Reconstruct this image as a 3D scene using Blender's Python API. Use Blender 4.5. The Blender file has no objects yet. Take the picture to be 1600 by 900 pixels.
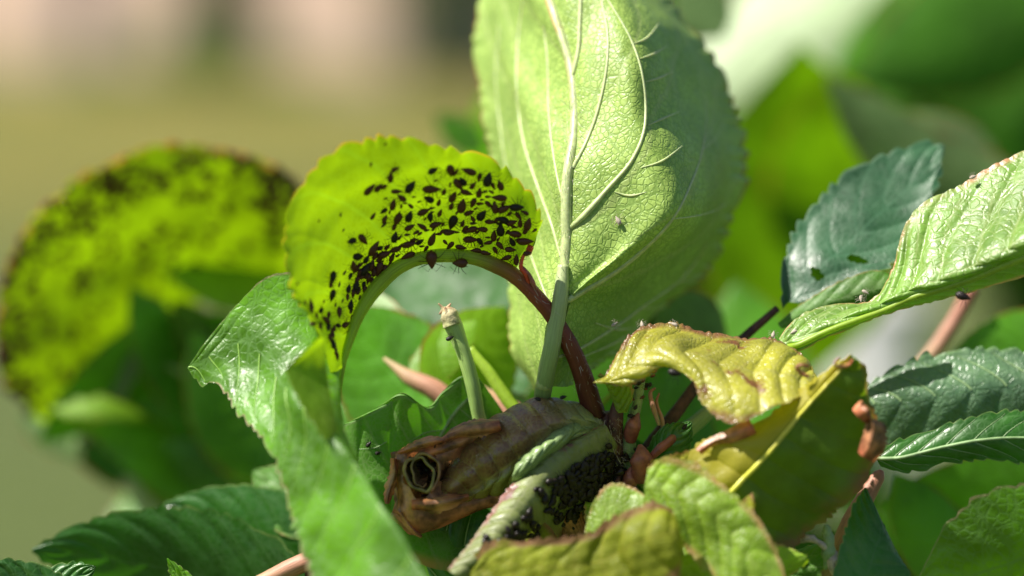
import bpy, bmesh, math, random
import numpy as np
from mathutils import Vector, Matrix, Euler, noise
from mathutils.bvhtree import BVHTree
random.seed(7); rng = np.random.default_rng(7)
S = bpy.context.scene
COL = S.collection

# ---------------------------------------------------------------- camera, sky, sun, exposure
PITCH = math.radians(7.0)
CAM = np.array([0.0, 0.0, 1.10])
DF = 0.44                       # metres from lens to the plane in focus
cd = bpy.data.cameras.new('camera'); cam = bpy.data.objects.new('camera', cd); COL.objects.link(cam)
cam.location = CAM; cam.rotation_euler = (math.radians(90) - PITCH, 0, 0)
cd.lens = 100; cd.sensor_width = 36; cd.clip_start = 0.02; cd.clip_end = 500
cd.dof.use_dof = True; cd.dof.focus_distance = DF + 0.001; cd.dof.aperture_fstop = 5.6; cd.dof.aperture_blades = 0
S.camera = cam
Fv = np.array([0, math.cos(PITCH), -math.sin(PITCH)]); Rv = np.array([1.0, 0, 0]); Uv = np.array([0, math.sin(PITCH), math.cos(PITCH)])

sun_dir = -0.55 * Rv + 0.80 * Uv - 0.20 * Fv
sun_dir /= np.linalg.norm(sun_dir)
el = math.asin(sun_dir[2]); az = math.atan2(sun_dir[0], sun_dir[1])
W = bpy.data.worlds.new('World'); S.world = W; W.use_nodes = True
wn = W.node_tree; bg = wn.nodes['Background']
sky = wn.nodes.new('ShaderNodeTexSky'); sky.sky_type = 'NISHITA'; sky.sun_disc = False
sky.sun_elevation = el; sky.sun_rotation = az
wn.links.new(sky.outputs[0], bg.inputs[0]); bg.inputs[1].default_value = 0.05
sl = bpy.data.lights.new('sun', 'SUN'); sl.energy = 5.0; sl.angle = math.radians(0.5); sl.color = (1.0, 0.95, 0.86)
so = bpy.data.objects.new('sun', sl); COL.objects.link(so)
so.rotation_euler = Vector(sun_dir).to_track_quat('Z', 'Y').to_euler()
S.view_settings.view_transform = 'Standard'; S.view_settings.look = 'None'
S.view_settings.exposure = 1.0; S.view_settings.gamma = 1; S.view_settings.use_curve_mapping = False
S.render.engine = 'CYCLES'
S.cycles.max_bounces = 8; S.cycles.transmission_bounces = 6; S.cycles.diffuse_bounces = 4

# ---------------------------------------------------------------- pixel (of the 1600 px photo) + depth -> world; 100 depth units = 1 cm
PX = 0.36 / 1600
UN = DF * PX
def P(x, y, d=0.0):
    dist = DF + d * UN
    return CAM + dist * (Fv + (x - 800) * PX * Rv + (450 - y) * PX * Uv)
def to_w(a):
    a = np.asarray(a, float)
    dist = DF + a[..., 2:3] * UN
    return CAM + dist * (Fv + (a[..., 0:1] - 800) * PX * Rv + (450 - a[..., 1:2]) * PX * Uv)

# ---------------------------------------------------------------- materials
def nt(name):
    m = bpy.data.materials.new(name); m.use_nodes = True
    t = m.node_tree; t.nodes.clear()
    return m, t
class NB:
    def __init__(s, t): s.t = t
    def n(s, typ, **kw):
        x = s.t.nodes.new(typ)
        for k, v in kw.items(): setattr(x, k, v)
        return x
    def l(s, a, b): s.t.links.new(a, b)
    def val(s, x, sock):
        if isinstance(x, (int, float)): sock.default_value = x
        elif isinstance(x, tuple): sock.default_value = x if len(x) == 4 else (*x, 1)
        else: s.l(x, sock)
    def m(s, op, a, b=0.0, c=None, clamp=False):
        x = s.n('ShaderNodeMath', operation=op, use_clamp=clamp)
        s.val(a, x.inputs[0]); s.val(b, x.inputs[1])
        if c is not None: s.val(c, x.inputs[2])
        return x.outputs[0]
    def mix(s, f, a, b, mode='MIX'):
        x = s.n('ShaderNodeMix', data_type='RGBA', blend_type=mode)
        s.val(f, x.inputs[0]); s.val(a, x.inputs[6]); s.val(b, x.inputs[7]); return x.outputs[2]
    def step(s, v, a, b, lo=0.0, hi=1.0):
        x = s.n('ShaderNodeMapRange', interpolation_type='SMOOTHSTEP')
        s.val(v, x.inputs[0]); x.inputs[1].default_value = a; x.inputs[2].default_value = b
        x.inputs[3].default_value = lo; x.inputs[4].default_value = hi; return x.outputs[0]
    def noise(s, vec, scale, det=3, rough=.6):
        x = s.n('ShaderNodeTexNoise'); s.l(vec, x.inputs['Vector']); x.inputs['Scale'].default_value = scale
        x.inputs['Detail'].default_value = det; x.inputs['Roughness'].default_value = rough; return x.outputs[0]

def leaf_mat(name, col, trans, col_b=None, vein=None, N=8, slant=2.0, gloss=.38, fac=.5, edge=(.30, .07, .02), edge_w=.03,
             ret=1.0, ret_scale=1150, spots=None, spot_amt=0.0, spot_scale=160, mott=.35, spec=.5, veinmid=.02, veinlat=.05, veinvis=.6, trans_vein=None, bump=1.0, edge_brown=0.0, half=0.0, netcol=None, netamt=.35):
    m, t = nt(name); b = NB(t)
    uv = b.n('ShaderNodeUVMap'); sp = b.n('ShaderNodeSeparateXYZ'); b.l(uv.outputs[0], sp.inputs[0])
    u, v = sp.outputs[0], sp.outputs[1]
    tc = b.n('ShaderNodeTexCoord'); ob = tc.outputs['Object']
    sv = b.m('SUBTRACT', b.m('MULTIPLY', v, 2), 1); av = b.m('ABSOLUTE', sv)
    side = b.m('MULTIPLY', b.m('GREATER_THAN', sv, 0), half)
    wob = b.m('MULTIPLY', b.m('SUBTRACT', b.noise(ob, 120, 2), .5), .25)
    f = b.m('ADD', b.m('ADD', b.m('SUBTRACT', b.m('MULTIPLY', u, N), b.m('MULTIPLY', b.m('POWER', av, 1.25), slant)), side), wob)
    fr = b.m('ABSOLUTE', b.m('SUBTRACT', b.m('FRACT', b.m('ADD', f, .5)), .5))   # 0 at a vein
    lat = b.m('SUBTRACT', 1, b.step(fr, veinlat * .35, veinlat * 1.3))
    mid = b.m('SUBTRACT', 1, b.step(av, veinmid * .6, veinmid * 1.8))
    vm = b.m('MAXIMUM', b.m('MULTIPLY', lat, .75), mid)
    vo = b.n('ShaderNodeTexVoronoi', feature='DISTANCE_TO_EDGE'); vo.inputs['Scale'].default_value = ret_scale
    dist = b.n('ShaderNodeVectorMath', operation='ADD')
    nz = b.n('ShaderNodeTexNoise'); nz.inputs['Scale'].default_value = 900; b.l(ob, nz.inputs['Vector'])
    nsc = b.n('ShaderNodeVectorMath', operation='SCALE'); b.l(nz.outputs[1], nsc.inputs[0]); nsc.inputs['Scale'].default_value = .0006
    b.l(ob, dist.inputs[0]); b.l(nsc.outputs[0], dist.inputs[1]); b.l(dist.outputs[0], vo.inputs['Vector'])
    cell = b.step(vo.outputs['Distance'], 0.0, .16)
    vo2 = b.n('ShaderNodeTexVoronoi', feature='DISTANCE_TO_EDGE'); vo2.inputs['Scale'].default_value = ret_scale * .28
    b.l(dist.outputs[0], vo2.inputs['Vector']); cell2 = b.step(vo2.outputs['Distance'], 0.0, .07)
    big = b.noise(ob, 70, 4); med = b.noise(ob, 420, 3)
    vein = vein or tuple(min(1, c * 1.7 + .03) for c in col)
    dk = tuple(c * (1 - mott) for c in col); br = tuple(min(1, c * (1 + mott * .6)) for c in col)
    base = b.mix(b.step(big, .35, .65), dk, br)
    base = b.mix(b.m('MULTIPLY', b.step(med, .4, .7), .25), base, tuple(min(1, c * 1.5) for c in col))
    net = b.m('SUBTRACT', 1, b.m('MINIMUM', cell, cell2))
    base = b.mix(b.m('MULTIPLY', net, netamt * ret), base, netcol or vein)
    base = b.mix(b.m('MULTIPLY', vm, veinvis), base, vein)
    tdk = tuple(c * (1 - mott * .8) for c in trans)
    tr = b.mix(b.step(big, .35, .65), tdk, tuple(min(1, c * 1.1) for c in trans))
    tr = b.mix(b.m('MULTIPLY', net, .28 * ret), tr, trans_vein or tuple(c * .45 for c in trans))
    tr = b.mix(b.m('MULTIPLY', vm, .55), tr, trans_vein or tuple(c * .5 for c in trans))
    if col_b:
        geo = b.n('ShaderNodeNewGeometry')
        base = b.mix(geo.outputs['Backfacing'], base, b.mix(b.m('MULTIPLY', vm, .6), col_b, tuple(min(1, c * 1.5 + .03) for c in col_b)))
    if spots:
        sn = b.noise(ob, spot_scale, 5, .65)
        sm = b.step(sn, .62 - spot_amt * .25, .72 - spot_amt * .2)
        base = b.mix(sm, base, spots); tr = b.mix(sm, tr, spots)
    # margin: reddish teeth tips, broken up by noise
    em = b.m('MULTIPLY', b.step(av, 1 - edge_w * 2.2, 1 - edge_w * .3), b.step(b.noise(ob, 260, 3), .36, .6, .15, 1))
    base = b.mix(em, base, edge); tr = b.mix(b.m('MULTIPLY', em, .8), tr, tuple(min(1, c * 1.6) for c in edge))
    if edge_brown:
        eb = b.m('MULTIPLY', b.step(av, 1 - edge_brown, 1), b.step(b.noise(ob, 150, 4), .35, .6))
        base = b.mix(eb, base, (.25, .13, .06)); tr = b.mix(eb, tr, (.28, .13, .03))
    h = b.m('ADD', b.m('MULTIPLY', b.m('MINIMUM', cell, cell2), .00006), b.m('ADD', b.m('MULTIPLY', med, .00018), b.m('MULTIPLY', b.noise(ob, 2600, 2), .00004)))
    bp = b.n('ShaderNodeBump'); bp.inputs['Strength'].default_value = min(1, .34 * bump); bp.inputs['Distance'].default_value = 1.0
    b.l(h, bp.inputs['Height'])
    pr = b.n('ShaderNodeBsdfPrincipled'); b.l(base, pr.inputs['Base Color'])
    b.l(b.step(med, .3, .75, gloss * .8, min(1, gloss * 1.35)), pr.inputs['Roughness'])
    pr.inputs['Specular IOR Level'].default_value = spec; b.l(bp.outputs[0], pr.inputs['Normal'])
    tl = b.n('ShaderNodeBsdfTranslucent'); b.l(tr, tl.inputs[0])
    mx = b.n('ShaderNodeMixShader'); mx.inputs[0].default_value = fac
    b.l(pr.outputs[0], mx.inputs[1]); b.l(tl.outputs[0], mx.inputs[2])
    out = b.n('ShaderNodeOutputMaterial'); b.l(mx.outputs[0], out.inputs[0])
    return m

def solid_mat(name, stops, rough=.5, nscale=400, var=.4, bump=.00008, spec=.5, sss=0.0, streak=False, coat=0.0, trans=0.0, axis=0):
    """stops: colours along uv.x"""
    m, t = nt(name); b = NB(t)
    uv = b.n('ShaderNodeUVMap'); sp = b.n('ShaderNodeSeparateXYZ'); b.l(uv.outputs[0], sp.inputs[0])
    tc = b.n('ShaderNodeTexCoord'); ob = tc.outputs['Object']
    if len(stops) > 1:
        cr = b.n('ShaderNodeValToRGB'); r = cr.color_ramp
        while len(r.elements) < len(stops): r.elements.new(.5)
        for e, (p, c) in zip(r.elements, stops): e.position = p; e.color = (*c, 1)
        b.l(b.m('ADD', sp.outputs[axis], b.m('MULTIPLY', b.m('SUBTRACT', b.noise(ob, 200, 3), .5), .12)), cr.inputs[0]); base = cr.outputs[0]
    else:
        rgb = b.n('ShaderNodeRGB'); rgb.outputs[0].default_value = (*stops[0][1], 1); base = rgb.outputs[0]
    n1 = b.noise(ob, nscale, 4)
    if streak:
        mp = b.n('ShaderNodeMapping'); b.l(uv.outputs[0], mp.inputs[0]); mp.inputs['Scale'].default_value = (3, 14, 1)
        n1 = b.noise(mp.outputs[0], 2.2, 5, .7)
    base = b.mix(b.step(n1, .3, .7), b.mix(1.0, base, (1 - var,) * 3, 'MULTIPLY'), b.mix(1.0, base, (1 + var * .6,) * 3, 'MULTIPLY'))
    pr = b.n('ShaderNodeBsdfPrincipled'); b.l(base, pr.inputs['Base Color']); pr.inputs['Roughness'].default_value = rough
    pr.inputs['Specular IOR Level'].default_value = spec; pr.inputs['Coat Weight'].default_value = coat
    if sss:
        pr.inputs['Subsurface Weight'].default_value = sss; pr.inputs['Subsurface Radius'].default_value = (.001, .0008, .0003); pr.inputs['Subsurface Scale'].default_value = 1
    bp = b.n('ShaderNodeBump'); bp.inputs['Strength'].default_value = .8; bp.inputs['Distance'].default_value = 1
    b.l(b.m('MULTIPLY', n1, bump), bp.inputs['Height']); b.l(bp.outputs[0], pr.inputs['Normal'])
    fin = pr.outputs[0]
    if trans:
        tl = b.n('ShaderNodeBsdfTranslucent'); b.l(b.mix(1.0, base, (1.7, 1.7, 1.2), 'MULTIPLY'), tl.inputs[0]); mx = b.n('ShaderNodeMixShader'); mx.inputs[0].default_value = trans
        b.l(pr.outputs[0], mx.inputs[1]); b.l(tl.outputs[0], mx.inputs[2]); fin = mx.outputs[0]
    out = b.n('ShaderNodeOutputMaterial'); b.l(fin, out.inputs[0])
    return m

# ---------------------------------------------------------------- mesh helpers
def mesh_obj(name, verts, faces, mat, parent=None, uvs=None, origin=None, smooth=True):
    verts = np.asarray(verts, float)
    if parent is not None: origin = parent['_o']
    elif origin is None: origin = verts.mean(0)
    origin = np.asarray(origin, float)
    me = bpy.data.meshes.new(name); me.from_pydata((verts - origin).tolist(), [], faces if isinstance(faces, list) else faces.tolist())
    if smooth: me.polygons.foreach_set('use_smooth', np.ones(len(me.polygons), bool))
    if uvs is not None:
        ul = me.uv_layers.new(name='UVMap'); li = np.empty(len(me.loops), int); me.loops.foreach_get('vertex_index', li)
        ul.data.foreach_set('uv', np.asarray(uvs, float)[li].ravel())
    me.materials.append(mat); me.update()
    o = bpy.data.objects.new(name, me); COL.objects.link(o)
    if parent is not None: o.parent = parent
    else: o.location = origin
    o['_o'] = [float(c) for c in origin]
    return o
def thing(name, label, cat, loc, group=None):
    o = bpy.data.objects.new(name, None); COL.objects.link(o); o.location = loc; o.empty_display_size = .01
    o['label'] = label; o['category'] = cat; o['_o'] = [float(c) for c in loc]
    if group: o['group'] = group
    return o
def tag(o, label, cat=None, group=None, kind=None):
    if label: o['label'] = label
    if cat: o['category'] = cat
    if group: o['group'] = group
    if kind: o['kind'] = kind
    return o
def catmull(Pn, t):
    """Pn (R, ...) points, t (n,) in 0..R-1"""
    R = len(Pn); i = np.clip(np.floor(t).astype(int), 0, R - 2); f = (t - i)
    g = lambda k: Pn[np.clip(k, 0, R - 1)]
    p1, p2 = g(i), g(i + 1)
    p0 = np.where((i - 1 < 0).reshape(-1, *[1] * (Pn.ndim - 1)), 2 * p1 - p2, g(i - 1))
    p3 = np.where((i + 2 > R - 1).reshape(-1, *[1] * (Pn.ndim - 1)), 2 * p2 - p1, g(i + 2))
    f = f.reshape(-1, *[1] * (Pn.ndim - 1))
    return .5 * ((2 * p1) + (-p0 + p2) * f + (2 * p0 - 5 * p1 + 4 * p2 - p3) * f**2 + (-p0 + 3 * p1 - 3 * p2 + p3) * f**3)
def grid_faces(nu, nv, flip=False, wrap=False):
    a = np.arange(nu * nv).reshape(nu, nv)
    if wrap: a = np.concatenate([a, a[:, :1]], 1)
    q = np.stack([a[:-1, :-1], a[1:, :-1], a[1:, 1:], a[:-1, 1:]], -1).reshape(-1, 4)
    return q[:, ::-1] if flip else q
def smooth_noise(p, freq, seed):
    r = np.random.default_rng(seed); out = np.zeros(p.shape[:-1])
    for k in range(9):
        w = r.normal(size=3) * freq * (0.6 + .25 * k); out += np.sin(p @ w + r.uniform(0, 6.28)) / (1 + .22 * k)
    return out / 3.2
def grid_normals(G):
    du = np.gradient(G, axis=0); dv = np.gradient(G, axis=1); n = np.cross(du, dv)
    return n / (np.linalg.norm(n, axis=-1, keepdims=True) + 1e-12)
def sstep(x, a, b):
    t = np.clip((x - a) / (b - a), 0, 1); return t * t * (3 - 2 * t)

def tube(name, pts, radii, mat, parent=None, seg=10, n=None, world=False, origin=None, rough=0.07, seed=1, cap=True):
    p = np.asarray(pts, float); p = p if world else to_w(p)
    r = np.asarray(radii, float) * UN
    n = n or max(8, len(p) * 8)
    t = np.linspace(0, len(p) - 1, n); C = catmull(p, t); Rr = np.interp(t, np.linspace(0, len(p) - 1, len(r)), r)
    T = np.gradient(C, axis=0); T /= np.linalg.norm(T, axis=1, keepdims=True) + 1e-12
    A = np.cross(T, np.tile(Fv, (n, 1))); A /= np.linalg.norm(A, axis=1, keepdims=True) + 1e-9; B = np.cross(T, A)
    ph = np.linspace(0, 2 * math.pi, seg, endpoint=False)
    G = C[:, None] + Rr[:, None, None] * (np.cos(ph)[None, :, None] * A[:, None] + np.sin(ph)[None, :, None] * B[:, None])
    if rough: G = G + (G - C[:, None]) * (smooth_noise(G, 900, seed) * rough)[..., None]
    V = G.reshape(-1, 3); F = grid_faces(n, seg, wrap=True).tolist()
    uv = np.stack([np.repeat(np.linspace(0, 1, n), seg), np.tile(np.linspace(0, 1, seg), n)], 1)
    if cap:
        F.append(list(range(seg))); F.append(list(range((n - 1) * seg, n * seg))[::-1])
    if mat is None: return V, F, uv
    return mesh_obj(name, V, F, mat, parent, uv, origin)

def nearer(rows, knee, k):
    return [[(x, y, d if d > knee else knee + (d - knee) * k) for x, y, d in r] for r in rows]
class Surf:
    """leaf surface from control rows (px, py, depth)"""
    def __init__(s, rows, K=None):
        s.C = to_w(np.asarray([[list(p) for p in r] for r in rows], float)); s.R, s.K = s.C.shape[:2]
    def grid(s, us, vs):
        a = catmull(s.C, np.asarray(us) * (s.R - 1)); a = np.swapaxes(a, 0, 1)
        return np.swapaxes(catmull(a, np.asarray(vs) * (s.K - 1)), 0, 1)

def expand(rows, K):
    """rows given as a single tip point are repeated K times"""
    out = []
    for r in rows:
        if len(r) == 1:
            x, y, d = r[0]; r = [(x, y, d)] * K
        out.append(r)
    return out

def leaf(parent, rows, mat, label=None, nu=150, nv=44, mid_v=.5, N=8, slant=2.0, half=0.0, pucker=3.0, wave=2.0, tooth=(22, 7), teeth=(True, True),
         veins=None, vein_mat=None, mid_r=(7, 3), lat_r=2.2, vside=1, seed=0, dfun=None, name='leaf', world_rows=None, rag=0.0, mid=True, vrange=(0, 99), veinlen=.93, holes=None):
    K = max(len(r) for r in rows) if rows is not None else None
    sf = Surf(expand(rows, K)) if rows is not None else world_rows
    us = np.linspace(0, 1, nu); w = np.linspace(-1, 1, nv); w = np.sign(w) * (1 - (1 - np.abs(w))**1.25)   # denser towards the margins
    vv = np.where(w < 0, mid_v * (1 + w), mid_v + (1 - mid_v) * w)
    if mid_v == 0: w = np.linspace(0, 1, nv); vv = w
    G = sf.grid(us, vv)
    av = np.abs(w)[None, :].repeat(nu, 0); U = us[:, None].repeat(nv, 1); sgn = (w > 0)[None, :]
    f = N * U - slant * av**1.25 + sgn * half
    f = f + .22 * smooth_noise(G, 70, seed + 77)
    nr = grid_normals(G)
    # normal towards the camera?
    facing = np.mean(np.sum(nr * (CAM - G), -1)) ; flip = facing < 0
    if flip: nr = -nr
    ridge = np.abs(np.sin(math.pi * f))**.6
    disp = vside * pucker * UN * (.55 + .45 * smooth_noise(G, 180, seed + 40)) * (ridge - .6) * (1 - sstep(av, .8, 1)) * sstep(U, 0, .06)
    disp = disp + wave * UN * smooth_noise(G, 140, seed + 5) + wave * .22 * UN * smooth_noise(G, 430, seed + 9)
    if dfun is not None: disp = disp + dfun(U, w[None, :].repeat(nu, 0), f) * UN
    G = G + nr * disp[..., None]
    # serrated margin
    r = np.random.default_rng(seed + 31)
    for col, nb, on in ((0, 4, teeth[0]), (nv - 1, nv - 5, teeth[1])):
        if not on or (mid_v == 0 and col == 0): continue
        e = G[:, col]; out = e - G[:, nb]; out = out - .85 * (out @ Fv)[:, None] * Fv; out /= np.linalg.norm(out, axis=1, keepdims=True) + 1e-9
        L = np.concatenate([[0], np.cumsum(np.linalg.norm(np.diff(e, axis=0), axis=1))]) / UN
        ph = L / tooth[0] + .5 * np.sin(L / tooth[0] * .7 + seed) + .3 * np.sin(L / tooth[0] * 1.9 + 2 * seed); k = np.floor(ph).astype(int); fr = ph - k
        amp = r.uniform(.55, 1.25, 400)[np.clip(k, 0, 399)]
        saw = np.where(fr < .68, np.sin(fr / .68 * 1.57)**.9, ((1 - fr) / .32)**.9)
        tv = np.gradient(e, axis=0); tv /= np.linalg.norm(tv, axis=1, keepdims=True) + 1e-9
        env = np.clip(L / 40, 0, 1) * np.clip((L[-1] - L) / 25, 0, 1)
        off = (out + .35 * tv) * (saw * amp * env * tooth[1] * .62 * float(on) * UN)[:, None]
        if rag: off = off + out * (rag * UN * smooth_noise(e, 260, seed + 3))[:, None]
        for j in range(nv):
            a = abs(w[j]) if (w[j] < 0) == (col == 0) else 0
            if mid_v == 0: a = abs(w[j])
            wt = sstep(a, .86, 1.0)**1.5
            if wt > 0: G[:, j] += off * wt
    uv = np.stack([U, (.5 + .5 * w)[None, :].repeat(nu, 0)], -1).reshape(-1, 2)
    faces = grid_faces(nu, nv, flip)
    if holes:
        cx = G.reshape(-1, 3)[faces].mean(1); rel = cx - CAM; dz = rel @ Fv
        sx = rel @ Rv / dz / PX + 800; sy = 450 - rel @ Uv / dz / PX; keep = np.ones(len(faces), bool)
        for hx, hy, ha, hb, th in holes:
            c, s_ = math.cos(th), math.sin(th); dx, dy = sx - hx, sy - hy
            ang = np.arctan2(dy, dx)
            keep &= ((dx * c + dy * s_) / ha)**2 + ((-dx * s_ + dy * c) / hb)**2 > 1 + .25 * np.sin(ang * 5)
        faces = faces[keep]
    o = mesh_obj(name, G.reshape(-1, 3), faces, mat, parent, uv, origin=G[0, nv // 2])
    if label: o['label'] = label
    o_grid = G
    def at(u, wv):
        i = u * (nu - 1); j = np.interp(wv, w, np.arange(nv)); i0 = np.clip(np.floor(i).astype(int), 0, nu - 2); j0 = np.clip(np.floor(j).astype(int), 0, nv - 2)
        a, b_ = (i - i0)[:, None], (j - j0)[:, None]
        g = G[i0, j0] * (1 - a) * (1 - b_) + G[i0 + 1, j0] * a * (1 - b_) + G[i0, j0 + 1] * (1 - a) * b_ + G[i0 + 1, j0 + 1] * a * b_
        return g + nr[i0, j0] * (vside * .3 * UN)
    if vein_mat is not None:
        if mid:
            uu = np.linspace(0.0, .97, 60); wv = np.zeros(60) + (0.0 if mid_v else .0)
            tube('midrib', at(uu, wv), mid_r, vein_mat, o, seg=10, n=90, world=True, rough=.08, seed=seed)
        if veins:
            for sd in veins:
                for k in range(-int(slant) - 1, N + 1):
                    if not (vrange[0] <= k <= vrange[1]): continue
                    a = np.linspace(0.01, veinlen, 34); uu = (k - (half if sd > 0 else 0) + slant * a**1.25) / N
                    ok = (uu > 0.005) & (uu < .985)
                    if ok.sum() < 8: continue
                    a, uu = a[ok], uu[ok]
                    rr = np.interp(a, [0, .5, 1], [lat_r, lat_r * .7, lat_r * .25])
                    tube('vein', at(uu, sd * a), rr, vein_mat, o, seg=6, n=40, world=True, cap=False)
    o_data[o.name] = (G, faces)
    return o
o_data = {}

def auto_rows(base, tip, width, roll=0.0, cup=.15, bend=0.0, nrow=7, wd=None, side=0.0):
    """ovate leaf between two (px,py,d) points; roll tilts its width away from the picture plane"""
    a, b = to_w(np.array(base, float)), to_w(np.array(tip, float))
    ax = b - a; L = np.linalg.norm(ax); ax /= L
    wv = np.cross(ax, Fv); wv /= np.linalg.norm(wv); up = np.cross(wv, ax)
    cr, sr = math.cos(math.radians(roll)), math.sin(math.radians(roll))
    wv, up = wv * cr + up * sr, -wv * sr + up * cr
    hw = width * UN / 2; C = []
    for k in range(nrow):
        t = k / (nrow - 1); prof = (math.sin(math.pi * t**.85)**.75) if 0 < t < 1 else 0.02
        if t == 0: prof = .06
        c = a + ax * L * t + up * (bend * L * math.sin(math.pi * t)) + wv * (side * L * math.sin(math.pi * t))
        C.append([c + wv * (hw * prof * q) + up * (cup * hw * prof * q * q) for q in (-1, -.5, 0, .5, 1)])
    s = Surf.__new__(Surf); s.C = np.array(C); s.R, s.K = s.C.shape[:2]; return s
def aleaf(parent, base, tip, width, mat, label=None, nu=60, nv=20, **kw):
    ar = {k: kw.pop(k) for k in list(kw) if k in ('roll', 'cup', 'bend', 'side')}
    return leaf(parent, None, mat, label, nu=nu, nv=nv, world_rows=auto_rows(base, tip, width, **ar), **kw)

def proj_bvh(o):
    G, faces = o_data[o.name]
    return BVHTree.FromPolygons([Vector(v) for v in G.reshape(-1, 3)], faces.tolist())
def hit(bv, x, y):
    d = Vector(P(x, y) - CAM).normalized(); return bv.ray_cast(Vector(CAM), d)

exec_parts = []
# ---------------------------------------------------------------- palette
M = {}
M['pale_under'] = leaf_mat('pale_leaf_underside', (.39, .54, .12), (.10, .38, .002), netcol=(.17, .30, .05), netamt=.6, vein=(.60, .64, .30), N=6, slant=2.8, gloss=.42, fac=.27, ret=1.0, ret_scale=1000, trans_vein=(.07, .20, .02), edge=(.25, .05, .02), edge_w=.012, veinvis=.3, mott=.22, bump=2.4, spec=.5)
M['lit_yellow'] = leaf_mat('sunlit_yellow_green_leaf', (.12, .24, .010), (.30, .48, .002), vein=(.30, .40, .06), N=9, slant=1.6, gloss=.5, fac=.62, ret=.8, trans_vein=(.30, .55, .01), edge=(.45, .22, .02), edge_w=.012, veinvis=.3, mott=.22)
M['arch_blur'] = leaf_mat('blurred_infested_leaf', (.09, .19, .008), (.25, .42, .002), vein=(.2, .3, .03), gloss=.5, fac=.6, ret=.3, mott=.4)
M['fresh'] = leaf_mat('fresh_green_leaf_top', (.13, .34, .014), (.32, .64, .003), col_b=(.25, .40, .06), vein=(.22, .40, .13), N=10, slant=2.2, gloss=.36, fac=.5, ret=1.0, ret_scale=700, mott=.5, edge=(.40, .30, .18), edge_w=.02, veinvis=.4, spec=.5, bump=2.0)
M['under_mid'] = leaf_mat('mid_green_leaf_underside', (.09, .24, .022), (.10, .32, .005), vein=(.30, .42, .18), N=6, slant=1.6, gloss=.55, fac=.4, ret=.8, edge=(.4, .25, .08), edge_w=.03)
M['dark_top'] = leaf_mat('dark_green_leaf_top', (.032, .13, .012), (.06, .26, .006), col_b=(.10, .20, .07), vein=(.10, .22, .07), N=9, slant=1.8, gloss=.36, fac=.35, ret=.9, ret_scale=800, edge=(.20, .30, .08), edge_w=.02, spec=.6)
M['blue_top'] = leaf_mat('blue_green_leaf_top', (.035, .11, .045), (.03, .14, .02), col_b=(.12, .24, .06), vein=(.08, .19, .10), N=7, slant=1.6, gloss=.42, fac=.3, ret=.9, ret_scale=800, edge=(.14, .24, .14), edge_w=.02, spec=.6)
M['grey_top'] = leaf_mat('grey_green_sheen_leaf_top', (.13, .23, .12), (.06, .20, .03), vein=(.07, .17, .06), N=7, slant=1.6, gloss=.36, fac=.25, ret=1.0, ret_scale=800, edge=(.20, .34, .14), edge_w=.03, spec=1.0, bump=3.0, mott=.3)  # base lightened to grey to carry the leaf's sunlit sheen
M['glossy'] = leaf_mat('glossy_young_leaf', (.20, .38, .05), (.30, .54, .012), col_b=(.12, .27, .012), vein=(.38, .48, .16), N=9, slant=1.8, gloss=.40, fac=.42, ret=1.0, ret_scale=620, edge=(.60, .30, .15), edge_w=.04, spec=.8, bump=2.8)
M['yellow'] = leaf_mat('yellowing_leaf', (.50, .48, .05), (.55, .58, .012), col_b=(.36, .30, .03), vein=(.55, .52, .14), N=9, slant=1.5, gloss=.31, fac=.45, ret=.8, spots=(.26, .11, .04), spot_amt=.15, spot_scale=170, edge=(.30, .13, .05), edge_w=.08, spec=.9, bump=3.0, edge_brown=.16)
M['yellow_dark'] = leaf_mat('green_leaf_with_yellow_midrib', (.10, .17, .02), (.17, .26, .008), vein=(.55, .55, .05), N=9, slant=.6, gloss=.5, fac=.5, ret=.5, spots=(.06, .05, .01), spot_amt=-.25, spot_scale=140, edge=(.33, .17, .07), edge_w=.08, veinmid=.035, veinlat=.035, veinvis=.5, trans_vein=(.34, .38, .02), edge_brown=.25)
M['yellow_half'] = leaf_mat('dull_yellow_green_leaf', (.32, .36, .03), (.44, .48, .008), vein=(.40, .38, .05), N=9, slant=.6, gloss=.55, fac=.5, ret=.12, bump=2.5, spec=.3, spots=(.16, .10, .03), spot_amt=.1, spot_scale=120, edge=(.33, .17, .09), edge_w=.12, edge_brown=.3)
M['lime'] = leaf_mat('lime_young_leaf', (.30, .50, .03), (.48, .76, .01), vein=(.40, .52, .10), N=8, slant=1.6, gloss=.42, fac=.5, ret=1.0, edge=(.5, .30, .12), edge_w=.07, spec=.6, bump=2.8, mott=.5)
M['front_band'] = leaf_mat('pink_edged_pale_leaf', (.25, .30, .09), (.25, .32, .02), vein=(.34, .36, .18), N=12, slant=.9, gloss=.45, fac=.35, spots=(.26, .13, .12), spot_amt=.2, spot_scale=170, edge=(.28, .10, .08), edge_w=.15, spec=.6)
M['blur_yellow'] = leaf_mat('distant_lime_leaf', (.20, .38, .01), (.42, .68, .006), gloss=.5, fac=.6, ret=.3, mott=.15)
M['blur_mid'] = leaf_mat('distant_green_leaf', (.095, .29, .012), (.19, .54, .005), gloss=.4, fac=.45, ret=.3, spec=.7)
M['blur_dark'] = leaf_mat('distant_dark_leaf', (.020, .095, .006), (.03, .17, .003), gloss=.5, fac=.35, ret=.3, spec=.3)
M['blob'] = leaf_mat('soft_yellow_green_leaf', (.10, .24, .006), (.22, .46, .002), gloss=.5, fac=.55, ret=.2, mott=.5)
M['blur_deep'] = leaf_mat('distant_deep_green_leaf', (.06, .18, .01), (.08, .3, .003), gloss=.5, fac=.4, ret=.3, spec=.3)
M['blur_pale'] = leaf_mat('distant_pale_leaf_underside', (.36, .47, .24), (.12, .30, .04), gloss=.45, fac=.3, ret=.3)
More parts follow.
